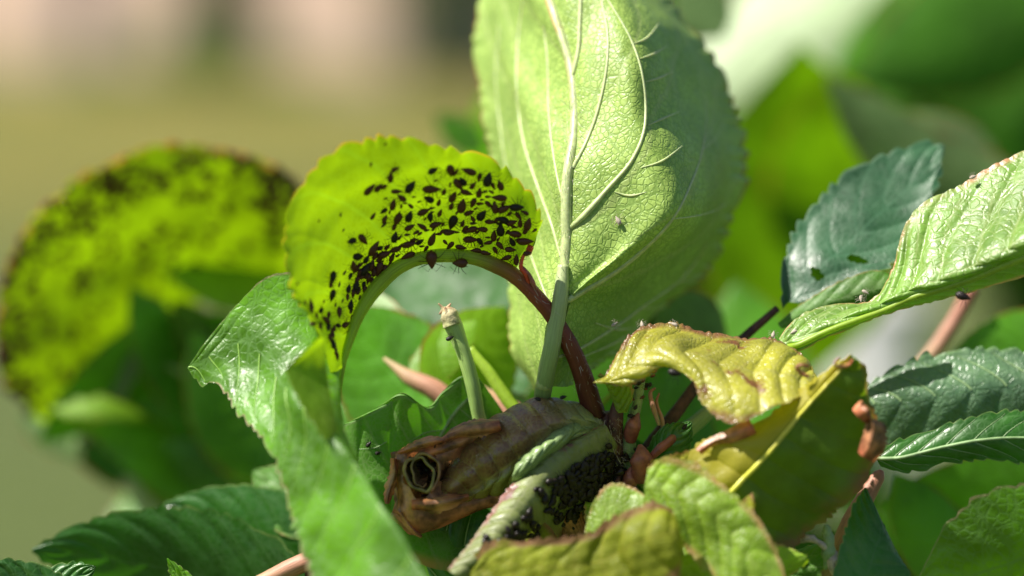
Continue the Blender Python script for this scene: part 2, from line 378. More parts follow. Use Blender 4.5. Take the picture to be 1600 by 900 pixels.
M['blur_grey'] = leaf_mat('distant_greyish_leaf', (.17, .27, .09), (.10, .22, .02), gloss=.5, fac=.35, ret=.3)
M['rib_pale'] = solid_mat('pale_leaf_rib', [(0, (.40, .48, .20)), (1, (.50, .56, .28))], rough=.42, nscale=900, var=.18, sss=.3)
M['rib_orange'] = solid_mat('pale_rib_turning_orange', [(0, (.44, .50, .20)), (.55, (.50, .54, .24)), (.8, (.50, .40, .16)), (1, (.50, .25, .10))], rough=.42, nscale=900, var=.18, sss=.3)
M['stalk_pale'] = solid_mat('green_to_pale_leaf_stalk', [(0, (.20, .32, .10)), (.5, (.30, .42, .16)), (1, (.45, .52, .24))], rough=.45, nscale=500, var=.2, streak=True, trans=.1)
M['orange_rib'] = solid_mat('orange_tinged_leaf_rib', [(0, (.50, .36, .14)), (1, (.50, .46, .20))], rough=.42, nscale=900, var=.2)
M['rib_fresh'] = solid_mat('fresh_leaf_rib', [(0, (.26, .44, .08)), (1, (.20, .40, .05))], rough=.45, nscale=900, var=.2)
M['rib_green'] = solid_mat('green_leaf_rib', [(0, (.16, .30, .08)), (1, (.20, .34, .12))], rough=.5, nscale=900, var=.2)
M['rib_lime'] = solid_mat('lime_leaf_rib', [(0, (.34, .50, .04)), (1, (.38, .52, .06))], rough=.42, nscale=700, var=.15, trans=.4)
M['rib_yellow'] = solid_mat('yellow_leaf_rib', [(0, (.60, .60, .06)), (1, (.60, .55, .08))], rough=.42, nscale=700, var=.15)
M['petiole_red'] = solid_mat('red_to_lime_leaf_stalk', [(0, (.08, .024, .015)), (.12, (.17, .04, .022)), (.26, (.30, .085, .04)), (.36, (.30, .19, .04)), (.45, (.36, .46, .04)), (1, (.40, .56, .03))], rough=.42, nscale=700, var=.3, streak=True, trans=.35, bump=.0001)  # shade at the stalk's foot is put into the dark first stops
M['petiole_green'] = solid_mat('green_leaf_stalk', [(0, (.20, .32, .12)), (1, (.30, .42, .18))], rough=.45, nscale=500, var=.25, streak=True, sss=.2)
M['stub'] = solid_mat('cut_stalk', [(0, (.24, .38, .10)), (.8, (.34, .48, .14)), (.9, (.55, .50, .28)), (1, (.6, .35, .22))], rough=.45, nscale=600, var=.25, streak=True, sss=.2)
M['twig'] = solid_mat('brown_red_bark', [(0, (.07, .03, .02)), (1, (.10, .035, .025))], rough=.6, nscale=500, var=.6, bump=.0005)
M['pink'] = solid_mat('pink_stem', [(0, (.36, .28, .12)), (.4, (.44, .22, .14)), (1, (.36, .13, .09))], rough=.55, nscale=200, var=.3, streak=True)
M['red_scale'] = solid_mat('red_bud_scale', [(0, (.26, .07, .05)), (1, (.32, .12, .08))], rough=.45, nscale=600, var=.4)
M['red_gland'] = solid_mat('red_gland', [(0, (.55, .06, .03))], rough=.25, var=.15, sss=.3)
M['purple_roll'] = solid_mat('purple_brown_leaf', [(0, (.14, .06, .045)), (.35, (.12, .085, .055)), (.75, (.17, .17, .07)), (1, (.18, .26, .12))], rough=.34, nscale=220, var=.35, spec=.7, bump=.00025)
M['green_roll'] = solid_mat('olive_green_leaf', [(0, (.17, .16, .06)), (.5, (.20, .26, .09)), (1, (.22, .34, .14))], rough=.34, nscale=260, var=.3, spec=.7, bump=.00035)
M['purple_leaf'] = None
def two_tone():
    m = leaf_mat('purple_brown_leaf', (.25, .12, .05), (.12, .06, .02), vein=(.46, .38, .10), N=11, slant=2.2, gloss=.30, fac=.18, ret=.5, ret_scale=900, edge=(.26, .10, .06), edge_w=.06, spots=(.15, .09, .09), spot_amt=.1, spot_scale=120, veinvis=.5, veinlat=.03, spec=.9, bump=1.6)
    t = m.node_tree; b = NB(t); pr = next(n for n in t.nodes if n.type == 'BSDF_PRINCIPLED'); src = pr.inputs['Base Color'].links[0].from_socket
    uv = b.n('ShaderNodeUVMap'); sp = b.n('ShaderNodeSeparateXYZ'); b.l(uv.outputs[0], sp.inputs[0]); tc = b.n('ShaderNodeTexCoord')
    nz = b.m('MULTIPLY', b.m('SUBTRACT', b.noise(tc.outputs['Object'], 180, 3), .5), .35)
    low = b.step(b.m('ADD', sp.outputs[1], nz), .42, .60); right = b.step(b.m('ADD', sp.outputs[0], nz), .40, .05)
    g = b.mix(low, src, b.mix(b.step(sp.outputs[0], .3, .8), (.30, .36, .08), (.28, .22, .045)))
    g = b.mix(b.m('MULTIPLY', right, .85), g, (.27, .36, .14)); b.l(g, pr.inputs['Base Color']); return m  # right end turns green, with its sheen put into the colour
M['purple_leaf'] = two_tone()
def halves(m, c_base, c_tr, a=.44, b_=.5):
    t = m.node_tree; b = NB(t); uv = b.n('ShaderNodeUVMap'); sp = b.n('ShaderNodeSeparateXYZ'); b.l(uv.outputs[0], sp.inputs[0]); tc = b.n('ShaderNodeTexCoord')
    f = b.m('MULTIPLY', b.step(sp.outputs[1], b_, a), b.step(b.noise(tc.outputs['Object'], 90, 3), .3, .5, .45, 1))
    pr = next(n for n in t.nodes if n.type == 'BSDF_PRINCIPLED'); tl = next(n for n in t.nodes if n.type == 'BSDF_TRANSLUCENT')
    for sock, c in ((pr.inputs['Base Color'], c_base), (tl.inputs[0], c_tr)):
        src = sock.links[0].from_socket; b.l(b.mix(f, src, c), sock)
M['ribbed'] = leaf_mat('green_leaf_with_orange_yellow_half', (.09, .17, .012), (.20, .34, .004), vein=(.16, .22, .03), N=9, slant=.6, gloss=.5, fac=.5, ret=.4, spots=(.16, .10, .02), spot_amt=-.2, spot_scale=150, edge=(.33, .17, .07), edge_w=.06, veinmid=.02, veinlat=.03, veinvis=.35, trans_vein=(.2, .28, .01), edge_brown=.30)
halves(M['ribbed'], (.42, .38, .03), (.62, .52, .006))
M['crumple'] = leaf_mat('crumpled_pale_green_leaf', (.24, .34, .13), (.14, .24, .04), gloss=.34, fac=.3, ret=.6, edge=(.24, .08, .05), edge_w=.05, spec=.6, bump=1.3)
M['brown_crisp'] = solid_mat('orange_brown_withered_leaf', [(0, (.50, .15, .07)), (.35, (.34, .16, .06)), (.6, (.50, .24, .12)), (1, (.36, .10, .05))], rough=.40, nscale=330, var=.75, spec=.5, bump=.0005, trans=.15)
M['aphid'] = solid_mat('dark_aphid', [(0, (.085, .024, .012))], rough=.24, nscale=1800, var=.45, bump=.00004, spec=.35)
M['aphid_black'] = solid_mat('black_aphid', [(0, (.012, .008, .006))], rough=.4, nscale=1800, var=.4, bump=.00004, spec=.35)
M['nymph'] = solid_mat('olive_young_aphid', [(0, (.07, .045, .012))], rough=.35, nscale=1800, var=.4, bump=.00004, spec=.35)
M['skin'] = solid_mat('shed_aphid_skin', [(0, (.45, .38, .30))], rough=.5, nscale=1500, var=.4)
M['hair'] = solid_mat('pale_plant_hair', [(0, (.6, .55, .42))], rough=.5, var=.1)
M['torn_tip'] = solid_mat('dried_cream_stalk_tip', [(0, (.42, .42, .20)), (.6, (.50, .42, .24)), (1, (.40, .22, .12))], rough=.55, nscale=900, var=.5, bump=.0003)
M['drop'] = solid_mat('honeydew', [(0, (.35, .38, .10))], rough=.06, var=.1, spec=1.0, coat=1.0)

# ================================================================ FAR SETTING: lawn, house, white bench, shrubs
def box(V, F, x0, x1, y0, y1, z0, z1):
    n = len(V); V += [(x0, y0, z0), (x1, y0, z0), (x1, y1, z0), (x0, y1, z0), (x0, y0, z1), (x1, y0, z1), (x1, y1, z1), (x0, y1, z1)]
    F += [[n, n + 3, n + 2, n + 1], [n + 4, n + 5, n + 6, n + 7], [n, n + 1, n + 5, n + 4], [n + 1, n + 2, n + 6, n + 5], [n + 2, n + 3, n + 7, n + 6], [n + 3, n, n + 4, n + 7]]
def ground_mat():
    m, t = nt('dry_lawn'); b = NB(t); tc = b.n('ShaderNodeTexCoord'); ob = tc.outputs['Object']
    c = b.mix(b.step(b.noise(ob, .35, 3), .4, .6), (.12, .13, .006), (.21, .165, .012))
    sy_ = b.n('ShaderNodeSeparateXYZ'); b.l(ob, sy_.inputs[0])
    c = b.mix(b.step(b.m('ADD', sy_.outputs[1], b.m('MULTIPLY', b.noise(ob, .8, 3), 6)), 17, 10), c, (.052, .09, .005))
    c = b.mix(b.m('MULTIPLY', b.step(b.noise(ob, 2.5, 4), .45, .65), .6), c, (.05, .085, .014))  # darker green patches: tree shade put into the lawn colour
    c = b.mix(b.m('MULTIPLY', b.noise(ob, 60, 4), .3), c, (.17, .15, .05))
    pr = b.n('ShaderNodeBsdfPrincipled'); b.l(c, pr.inputs[0]); pr.inputs['Roughness'].default_value = .9
    bp = b.n('ShaderNodeBump'); bp.inputs['Distance'].default_value = .03; b.l(b.noise(ob, 40, 5), bp.inputs['Height']); b.l(bp.outputs[0], pr.inputs['Normal'])
    o = b.n('ShaderNodeOutputMaterial'); b.l(pr.outputs[0], o.inputs[0]); return m
V = [(-300, -60, 0), (300, -60, 0), (300, 420, 0), (-300, 420, 0)]
g = mesh_obj('lawn', V, [[0, 1, 2, 3]], ground_mat(), origin=(0, 0, 0), uvs=[(0, 0)] * 4); tag(g, None, kind='structure')
def flat(name, c, rough=.8, var=.2, ns=3):
    return solid_mat(name, [(0, c)], rough=rough, nscale=ns, var=var, bump=.002, spec=.3)
M['plaster'] = flat('pink_beige_plaster', (.52, .38, .30)); M['door'] = flat('dark_brown_wood', (.06, .028, .022)); M['pipe'] = flat('grey_metal', (.16, .16, .18), .5)
M['plinth'] = flat('grey_plinth', (.27, .24, .19)); M['tiles'] = flat('roof_tiles', (.25, .09, .06)); M['glass'] = flat('dark_window_glass', (.04, .05, .06), .1); M['white'] = flat('white_paint', (.78, .76, .76), .5, .06)
M['stone'] = flat('pale_stone', (.55, .52, .50))
YH = 23.0
def gx(px, y): return (px - 800) * PX * y
house = thing('house', 'pink beige house wall far behind the lawn with a brown door', 'house', (gx(300, YH), YH, 0))
ang = math.radians(-18)
def hpart(name, mat, boxes, parent=None):
    V, F = [], []
    for bx in boxes: box(V, F, *bx)
    V = np.array(V, float)
    return mesh_obj(name, V, F, M[mat], parent or house, [(0, 0)] * len(V), smooth=False)
HX0 = gx(300, YH)
def hx(px): return HX0 + (gx(px, YH) - HX0) / .80
xd0, xd1 = hx(290), hx(425)
xw = hx(630)
wall = hpart('wall', 'plaster', [(-14, xd0, YH, YH + .3, 0, 3.2), (xd1, xw, YH, YH + .3, 0, 3.2), (xd0, xd1, YH, YH + .3, 2.1, 3.2), (-14, -13.7, YH + .3, YH + 7, 0, 3.2), (xw - .3, xw, YH + .3, YH + 7, 0, 3.2), (-14, xw, YH + 7, YH + 7.3, 0, 3.2)])
hpart('plinth', 'plinth', [(-14.02, xd0 - .02, YH - .05, YH - .002, 0, .16), (xd1 + .02, xw + .02, YH - .05, YH - .002, 0, .16)])
door = hpart('door', 'door', [(xd0 + .004, xd1 - .004, YH + .12, YH + .18, 0.01, 2.095)])
hpart('handle', 'pipe', [(xd1 - .12, xd1 - .06, YH + .07, YH + .118, 1.0, 1.12)], door)
hpart('drainpipe', 'pipe', [(hx(108), hx(140), YH - .12, YH - .006, 0.0, 3.1)])
for wx in (-6.0, -9.2, -3.75):
    w_ = hpart('window', 'white', [(wx, wx + 1.1, YH - .03, YH - .004, 1.2, 1.26), (wx, wx + 1.1, YH - .03, YH - .004, 2.3, 2.36), (wx, wx + .06, YH - .03, YH - .004, 1.262, 2.298), (wx + 1.04, wx + 1.1, YH - .03, YH - .004, 1.262, 2.298)])
    hpart('pane', 'glass', [(wx + .062, wx + 1.038, YH - .018, YH - .006, 1.262, 2.298)], w_)
V = [(-14.5, YH - .5, 3.2), (xw + .5, YH - .5, 3.2), (xw + .5, YH + 3.6, 5.2), (-14.5, YH + 3.6, 5.2), (-14.5, YH + 7.8, 3.2), (xw + .5, YH + 7.8, 3.2)]
V += [(x, y, z - .15) for x, y, z in V]
mesh_obj('roof', V, [[0, 1, 2, 3], [3, 2, 5, 4], [6, 9, 8, 7], [9, 10, 11, 8], [0, 6, 7, 1], [4, 5, 11, 10], [0, 3, 9, 6], [3, 4, 10, 9], [1, 7, 8, 2], [2, 8, 11, 5]], M['tiles'], house, [(0, 0)] * 12, smooth=False)
house.rotation_euler.z = math.radians(-35)
# flower bed edging strip and low shrubs at the house foot
def clump(name, cx, cy, cz, rx, ry, rz, n, mat, size, parent=None, seed=1, kind=None):
    r = np.random.default_rng(seed); d = r.normal(size=(n, 3)); d /= np.linalg.norm(d, axis=1, keepdims=True); d *= r.uniform(.35, 1, (n, 1))**.5
    c = np.array([cx, cy, cz]) + d * np.array([rx, ry, rz]) * (1 + .25 * np.sin(d[:, :1] * 5 + seed))
    a = r.normal(size=(n, 3)); a /= np.linalg.norm(a, axis=1, keepdims=True); b_ = np.cross(a, r.normal(size=(n, 3))); b_ /= np.linalg.norm(b_, axis=1, keepdims=True)
    s_ = size * r.uniform(.6, 1.2, (n, 1)); V = np.stack([c - a * s_, c + b_ * s_ * .45, c + a * s_, c - b_ * s_ * .45], 1).reshape(-1, 3)
    o = mesh_obj(name, V, np.arange(4 * n).reshape(n, 4), mat, parent, np.tile([(0, .5), (.5, .8), (1, .5), (.5, .2)], (n, 1)))
    if kind: o['kind'] = kind
    return o
for i, (px_, yy, rx, h, lab, mt) in enumerate([(700, 21.5, .75, 1.6, 'dark green shrub beside the right end of the pink house wall', 'blur_dark'), (190, 22.4, .45, .14, 'low grey green plant below the pink wall right of the drainpipe', 'blur_grey'),
        (335, 22.0, .42, .50, 'low dark plant in front of the brown house door', 'blur_grey'), (540, 22.4, .7, .15, 'low green plant below the pale wall right of the brown door', 'blur_mid')]):
    x_ = gx(px_, yy); sh = thing('shrub', lab, 'shrub', (x_, yy, 0))
    clump('foliage', x_, yy, h * .55, rx, .35, h * .55, 900, M[mt], .06, sh, seed=i + 3, kind='stuff')
    tube('stem', [(x_, yy, -.02), (x_ + .02, yy, h * .3), (x_, yy + .02, h * .6)], [.02 / UN, .012 / UN], M['twig'], sh, world=True, seg=6)
# no tree at left: its shade is only darker patches in the lawn colour

# ================================================================ THE INFESTED CHERRY SHOOT IN FOCUS
shoot = thing('cherry_shoot', 'aphid infested cherry shoot with curled, pale and yellowing leaves in the centre', 'cherry shoot', P(955, 720, 60))
def Pt(*a): return list(a)
# --- the big pale leaf seen from below
BIG = [
 [(836, 615, 40), (842, 612, 35), (850, 606, 30), (856, 605, 30), (864, 604, 34), (880, 604, 40), (888, 604, 50)],
 [(799, 545, 60), (828, 548, 30), (861, 545, 12), (868, 550, 14), (880, 552, 20), (920, 558, 80), (950, 556, 150)],
 [(793, 470, 90), (830, 472, 40), (872, 478, 10), (884, 474, 6), (900, 470, 8), (985, 488, 120), (1036, 482, 240)],
 [(792, 400, 120), (835, 405, 60), (879, 410, 14), (935, 412, 0), (985, 398, 2), (1045, 425, 120), (1098, 430, 260)],
 [(783, 330, 150), (833, 335, 80), (885, 340, 22), (975, 340, -4), (1058, 332, 0), (1102, 345, 110), (1134, 348, 230)],
 [(771, 250, 190), (830, 255, 110), (891, 260, 40), (970, 255, 8), (1050, 255, 18), (1112, 252, 130), (1158, 262, 250)],
 [(754, 170, 230), (822, 175, 150), (894, 190, 70), (960, 180, 34), (1016, 180, 40), (1090, 170, 160), (1148, 182, 280)],
 [(744, 110, 260), (812, 115, 190), (892, 120, 105), (950, 105, 68), (1002, 100, 70), (1065, 95, 170), (1122, 100, 280)],
 [(746, 50, 290), (806, 45, 230), (876, 50, 145), (935, 40, 105), (985, 35, 110), (1030, 28, 190), (1068, 28, 290)],
 [(760, -20, 320), (800, -30, 270), (850, -20, 190), (890, -35, 160), (930, -42, 165), (965, -50, 220), (995, -55, 300)],
 [(790, -95, 350), (805, -100, 310), (825, -100, 240), (840, -103, 220), (855, -105, 220), (875, -110, 240), (895, -115, 290)],
 [(815, -150, 340)]]
BIG = [[p if len(r) == 1 or k < 5 else (p[0], p[1], r[4][2] + (p[2] - r[4][2]) * 1.45) if k >= 5 else p for k, p in enumerate(r)] for r in BIG]
BIG = [[(p[0], p[1], p[2] + (150 if k == 0 else 60 if k == 1 else 0) * (len(r) > 1)) for k, p in enumerate(r)] for r in BIG]
def big_d(U, w, f):
    return 7 * np.sin(3.14 * f) * (w < 0) * (1 - np.abs(w)) + 0
big = leaf(shoot, BIG, M['pale_under'], 'broad pale green leaf seen from below, its left half sunlit and its right half in shade', nu=300, nv=96, mid_v=1/3, N=6, slant=2.8,
           pucker=4, wave=6, tooth=(33, 14), mid_r=(12.5, 4), lat_r=4.6, veins=(), vein_mat=M['rib_pale'], seed=3, vside=1, teeth=(.6, 1.5), dfun=big_d, veinlen=.9)
tube('leaf_stalk', [(846, 640, 70), (848, 618, 45), (853, 588, 22), (862, 545, 3), (871, 495, -2), (877, 455, -1), (880, 415, 8)], [14, 13.5, 13, 13, 12.5, 9], M['stalk_pale'], shoot, seg=12, rough=.05)
def on_surf(o, pts, rad, mat, n=60, seg=8, lift=-.12, name='vein', rough=.06):
    bv_ = proj_bvh(o); C = catmull(np.array(pts, float), np.linspace(0, len(pts) - 1, n)); out = []; rs = []
    rr = np.interp(np.linspace(0, 1, n), np.linspace(0, 1, len(rad)), rad)
    for (x, y), r in zip(C, rr):
        h = hit(bv_, x, y)
        if h[0] is None: continue
        out.append(np.array(h[0]) + (CAM - np.array(h[0])) / np.linalg.norm(CAM - np.array(h[0])) * r * lift * UN); rs.append(r * .9)
    if len(out) > 5:
        out = np.array(out); out[1:-1] = (out[:-2] + out[1:-1] + out[2:]) / 3
        tube(name, out, rs, mat, o, seg=seg, n=n, world=True, cap=False, rough=rough)
for pts, rr in [([(874, 480), (905, 458), (960, 425), (1010, 385), (1052, 340), (1080, 285), (1097, 235), (1104, 180), (1098, 130), (1084, 90)], [5, 6.4, 5.6, 4.4, 3.2, 2.2, 1.4, .8, .4]),
                ([(884, 362), (912, 338), (950, 295), (988, 250), (1008, 195), (1004, 120), (985, 60), (950, 0), (925, -40)], [4, 6, 4.6, 4, 3, 2.6, 2, 1.4, .8]),
                ([(896, 262), (915, 225), (932, 180), (946, 120), (950, 60), (940, 0)], [5, 4, 3.4, 3, 2.4, 2]),
                ([(893, 130), (904, 80), (906, 40), (908, -20)], [5, 5, 4, 3]),
                ([(876, 400), (862, 350), (840, 290), (818, 220), (808, 140), (810, 60), (818, 0)], [3, 3.6, 3, 3, 2.6, 2, 2]),
                ([(883, 330), (868, 260), (858, 180), (856, 100), (850, 40)], [3, 2.6, 2.4, 2.2, 2]),
                ([(868, 500), (845, 440), (820, 370), (795, 280), (782, 200), (775, 120), (780, 40)], [3, 2.6, 2.4, 2, 1.6, 1.4]),
                ([(862, 560), (900, 548), (960, 512), (1010, 475), (1060, 440), (1090, 405), (1105, 380)], [3, 3.4, 3, 2.6, 2, 1.4]),
                ([(1052, 342), (1085, 338), (1115, 330), (1135, 318)], [1.6, 1.3, .8]), ([(1096, 236), (1118, 215), (1132, 190)], [1.4, .9, .6]),
                ([(1000, 482), (1040, 480), (1075, 462)], [1.4, 1, .6]), ([(1060, 440), (1095, 432), (1122, 412)], [1.3, 1, .6])]:
    on_surf(big, pts, rr, M['rib_pale'])
for pts in [[(1012, 196), (1035, 186), (1062, 174)], [(1002, 262), (1034, 252), (1066, 228)], [(1000, 92), (1022, 84), (1042, 72)], [(985, 70), (1010, 60), (1030, 36)], [(1008, 128), (1030, 122), (1050, 112)], [(960, 300), (985, 306), (1010, 300)], [(905, 560), (960, 536), (1010, 505)], [(930, 505), (965, 515), (1000, 510)]]:
    on_surf(big, pts, [1.2, 2.6, .6], M['rib_pale'], n=24)
on_surf(big, [(855, -10), (866, 25), (882, 70), (891, 120), (894, 170)], [8, 8, 7, 5, 3], M['orange_rib'], name='midrib')
r_ = np.random.default_rng(5)
# --- the aphid covered leaf arching over
AL = [
 [(803, 424, 0), (808, 418, -3), (814, 410, -6), (822, 403, -9), (829, 400, -12)],
 [(780, 416, 2), (800, 405, -8), (820, 392, -20), (838, 378, -34), (846, 354, -42)],
 [(757, 408, 2), (775, 388, -14), (795, 362, -34), (815, 338, -54), (829, 310, -70)],
 [(732, 402, 0), (745, 370, -22), (762, 335, -48), (782, 303, -74), (792, 274, -95)],
 [(706, 398, -4), (712, 360, -30), (722, 318, -60), (735, 280, -90), (742, 246, -115)],
 [(680, 398, -8), (680, 355, -36), (680, 310, -70), (682, 270, -102), (690, 230, -135)],
 [(655, 403, -12), (646, 360, -44), (640, 312, -82), (636, 265, -118), (634, 217, -150)],
 [(630, 412, -18), (610, 370, -54), (594, 318, -95), (582, 268, -134), (574, 224, -165)],
 [(606, 428, -26), (575, 385, -64), (550, 335, -108), (528, 288, -148), (510, 250, -178)],
 [(584, 450, -34), (548, 410, -76), (515, 365, -122), (488, 322, -160), (468, 300, -186)],
 [(566, 478, -42), (530, 445, -86), (497, 408, -130), (470, 375, -168), (449, 352, -190)],
 [(553, 508, -50), (522, 480, -92), (495, 450, -132), (470, 425, -165), (450, 412, -186)],
 [(543, 538, -56), (522, 515, -90), (502, 492, -122), (482, 470, -150), (462, 460, -172)],
 [(536, 566, -60), (524, 548, -85), (514, 530, -108), (502, 512, -130), (488, 500, -150)],
 [(532, 600, -66), (527, 594, -76), (521, 584, -88), (514, 570, -100), (506, 552, -112)],
 [(527, 646, -74)]]
al = leaf(shoot, AL, M['lit_yellow'], 'arching yellow green leaf glowing in the sun, its underside crowded with aphids', nu=280, nv=90, mid_v=0, N=9, slant=1.2,
          pucker=2.5, wave=8, tooth=(33, 13), seed=11, vside=-1, rag=3)
# its other half, folded away behind the rib
AB = [[(x0, y0, d0), (x0 + (x0 - 690) * .02, y0 - 12, d0 + 30), (x0 + (x0 - 690) * .05, y0 - 22, d0 + 62), (x0, y0 - 26, d0 + 90)] for (x0, y0, d0) in [r[0] for r in AL[:-1]]] + [[AL[-1][0]]]
AB[0] = [(803, 424, 0), (803, 422, 8), (804, 420, 16), (804, 418, 22)]; AB[-2] = [(530, 588, -64), (530, 586, -58), (530, 584, -50), (530, 582, -44)]
tube_pts = [(930, 650, 50), (921, 622, 38), (908, 580, 24), (888, 535, 12), (860, 490, 4), (830, 455, 0), (803, 430, -2), (775, 415, -4), (745, 404, -5), (710, 399, -8), (675, 400, -12), (645, 407, -17), (618, 421, -24), (594, 443, -32), (573, 470, -42), (557, 500, -51), (546, 532, -58), (537, 562, -63), (532, 595, -68), (528, 640, -76)]
st = tube('leaf_stalk', tube_pts, [18, 17, 15, 13.5, 12.5, 12.5, 12.5, 12, 11.5, 11, 11, 11, 11.5, 12, 11, 9, 7, 5.5, 4, 2], M['petiole_red'], shoot, seg=16, rough=.05, n=260)
tag(st, 'stalk turning from dark red into a lime green rib along the arching leaf')
for nm, pts, rr, mt in [('stipule', [(826, 445, -8), (822, 428, -14), (814, 418, -17), (818, 400, -20), (828, 390, -22)], [3, 5, 3.5, 3, 4], 'red_gland'),
                        ('gland', [(829, 398, -26), (828, 388, -28), (826, 382, -27)], [1.5, 6.5, 1.5], 'red_gland'),
                        ('stipule', [(838, 455, -8), (832, 440, -14), (824, 425, -16), (812, 412, -16)], [2, 4, 3, 1], 'red_scale')]:
    tube(nm, pts, rr, M[mt], shoot, seg=8, rough=.2)
# --- yellow piece of the blade rolled under, then the pale blade itself
BL = [
 [(293, 575, -20)],
 [(316, 598, -28), (325, 580, -28), (333, 556, -26), (341, 530, -24), (350, 500, -22)],
 [(346, 598, -45), (362, 572, -42), (380, 535, -40), (395, 488, -36), (415, 436, -32)],
 [(368, 632, -80), (392, 600, -72), (415, 560, -62), (440, 495, -50), (470, 432, -36)],
 [(398, 668, -125), (420, 640, -118), (440, 600, -110), (475, 540, -70), (500, 470, -30)],
 [(426, 700, -165), (445, 665, -180), (456, 612, -190), (490, 578, -110), (516, 530, -30)],
 [(440, 745, -205), (470, 705, -240), (496, 655, -270), (520, 630, -170), (528, 575, -70)],
 [(450, 790, -245), (495, 755, -300), (540, 705, -345), (538, 680, -240), (530, 620, -130)],
 [(466, 840, -290), (520, 815, -360), (582, 770, -420), (572, 740, -320), (545, 690, -220)],
 [(484, 905, -340), (555, 880, -430), (632, 850, -500), (615, 820, -400), (585, 770, -310)],
 [(500, 990, -390), (590, 970, -500), (690, 950, -580), (660, 910, -500), (630, 860, -410)],
 [(520, 1090, -440), (630, 1080, -560), (760, 1060, -650), (720, 1000, -600), (680, 960, -520)]]
BL = nearer(BL, -180, .5)
blade = leaf(shoot, BL, M['fresh'], 'fresh green twisted leaf with a sunlit pointed tip at left, running down to the lower edge', nu=300, nv=80, mid_v=.5, N=12, slant=1.4,
             pucker=5, wave=9, tooth=(26, 10), seed=21, vside=1, teeth=(1.3, .3), veins=(-1,), vein_mat=M['rib_fresh'], mid=False, lat_r=1.5)
YP = [
 [(498, 526, -215), (501, 527, -200), (503, 528, -185), (505, 530, -172)],
 [(476, 548, -228), (487, 546, -212), (497, 546, -196), (506, 548, -182)],
 [(449, 578, -240), (472, 580, -222), (492, 580, -205), (509, 580, -190)],
 [(460, 610, -262), (480, 612, -240), (498, 612, -220), (514, 612, -202)],
 [(482, 648, -290), (496, 648, -268), (509, 646, -246), (520, 644, -226)],
 [(508, 690, -325), (514, 685, -300), (520, 680, -280), (526, 676, -260)]]
YP = nearer(YP, -200, .5)
yp = leaf(shoot, YP, M['lit_yellow'], 'small translucent yellow flap of leaf below the aphid covered arch', nu=90, nv=30, mid_v=.5, N=5, slant=1.2, pucker=2, wave=4, tooth=(30, 5), teeth=(True, False), seed=24)
# --- rolled purple-brown leaf
def roll(name, axis, ru, rv, mat, label, tilt=0.0, turns=1.0, ridge=0.0, ridge_n=14, groove=None, nu=150, nv=90, seed=0, sharp=1.0, endflare=0.0, rrough=.08):
    p = to_w(np.array(axis, float)); t = np.linspace(0, len(p) - 1, nu); C = catmull(p, t)
    a = np.interp(t, np.linspace(0, len(p) - 1, len(ru)), ru) * UN; b_ = np.interp(t, np.linspace(0, len(p) - 1, len(rv)), rv) * UN
    T = np.gradient(C, axis=0); T /= np.linalg.norm(T, axis=1, keepdims=True)
    A = np.cross(T, np.tile(Fv, (nu, 1))); A /= np.linalg.norm(A, axis=1, keepdims=True); A *= -np.sign(A @ Uv)[:, None] * -1
    B = np.cross(T, A); B *= -np.sign(B @ Fv)[:, None]      # B faces the camera
    ph = np.linspace(0, 2 * math.pi * turns, nv) + tilt
    sh = 1 - .42 * (ph - tilt) / (2 * math.pi * turns) * (turns > 1)
    U = np.linspace(0, 1, nu)[:, None]
    rr = sh[None] * (1 + ridge * (np.abs(np.sin(math.pi * (U * ridge_n + ph[None] * 1.1)))**.5 - .6))
    G0 = C[:, None] + (a[:, None] * rr * np.sin(ph)[None])[..., None] * A[:, None] + (b_[:, None] * rr * np.cos(ph)[None])[..., None] * B[:, None]
    d = G0 - C[:, None]
    if groove is not None:
        gg = np.exp(-((np.angle(np.exp(1j * (ph[None] - groove - .0 * U)))) / .22)**2); rr2 = 1 - .22 * gg; G0 = C[:, None] + d * rr2[..., None]
    G0 = G0 + (G0 - C[:, None]) * (smooth_noise(G0, 320, seed) * rrough)[..., None]
    uv = np.stack([(U + 0 * ph[None]), ((ph - tilt) / (2 * math.pi * turns))[None].repeat(nu, 0)], -1).reshape(-1, 2)
    o = mesh_obj(name, G0.reshape(-1, 3), grid_faces(nu, nv), mat, shoot, uv)
    o['label'] = label; o_data[o.name] = (G0, grid_faces(nu, nv)); return o
RL = []
UPc = [(946, 652, 60), (925, 634, 52), (895, 624, 40), (862, 620, 34), (826, 624, 30), (790, 640, 24), (757, 664, 16), (728, 695, 6), (702, 728, -4), (684, 756, -10), (668, 778, -10)]
GRc = [(948, 672, 20), (926, 668, 2), (893, 668, -26), (858, 684, -42), (826, 706, -50), (795, 727, -52), (765, 747, -50), (738, 765, -44), (712, 779, -38), (692, 790, -30), (674, 796, -24)]
LOc = [(948, 690, 40), (928, 694, 30), (900, 706, 20), (868, 726, 10), (838, 746, 6), (808, 764, 4), (778, 778, 2), (750, 786, 4), (722, 791, 0), (698, 797, -8), (678, 802, -12)]
for u_, g_, l_ in zip(UPc, GRc, LOc):
    u_, g_, l_ = map(np.array, (u_, g_, l_)); rise = .45 * abs(g_[1] - u_[1])
    RL.append([tuple(u_ + [2, 3, 34]), tuple(u_), tuple(u_ + (g_ - u_) * .28 + [0, 0, -rise * .75]), tuple(u_ + (g_ - u_) * .65 + [0, 0, -rise * .7]), tuple(g_ + [0, 0, 10]),
               tuple(g_ + (l_ - g_) * .45 + [0, 0, -12]), tuple(l_), tuple(l_ + [0, -6, 40])])
leaf(shoot, RL, M['purple_leaf'], 'purple brown leaf rolled into a ridged tube with an olive lower half', nu=240, nv=110, mid_v=4/7, N=11, slant=2.2, pucker=8, wave=8, tooth=(15, 3), teeth=(False, False), seed=4)
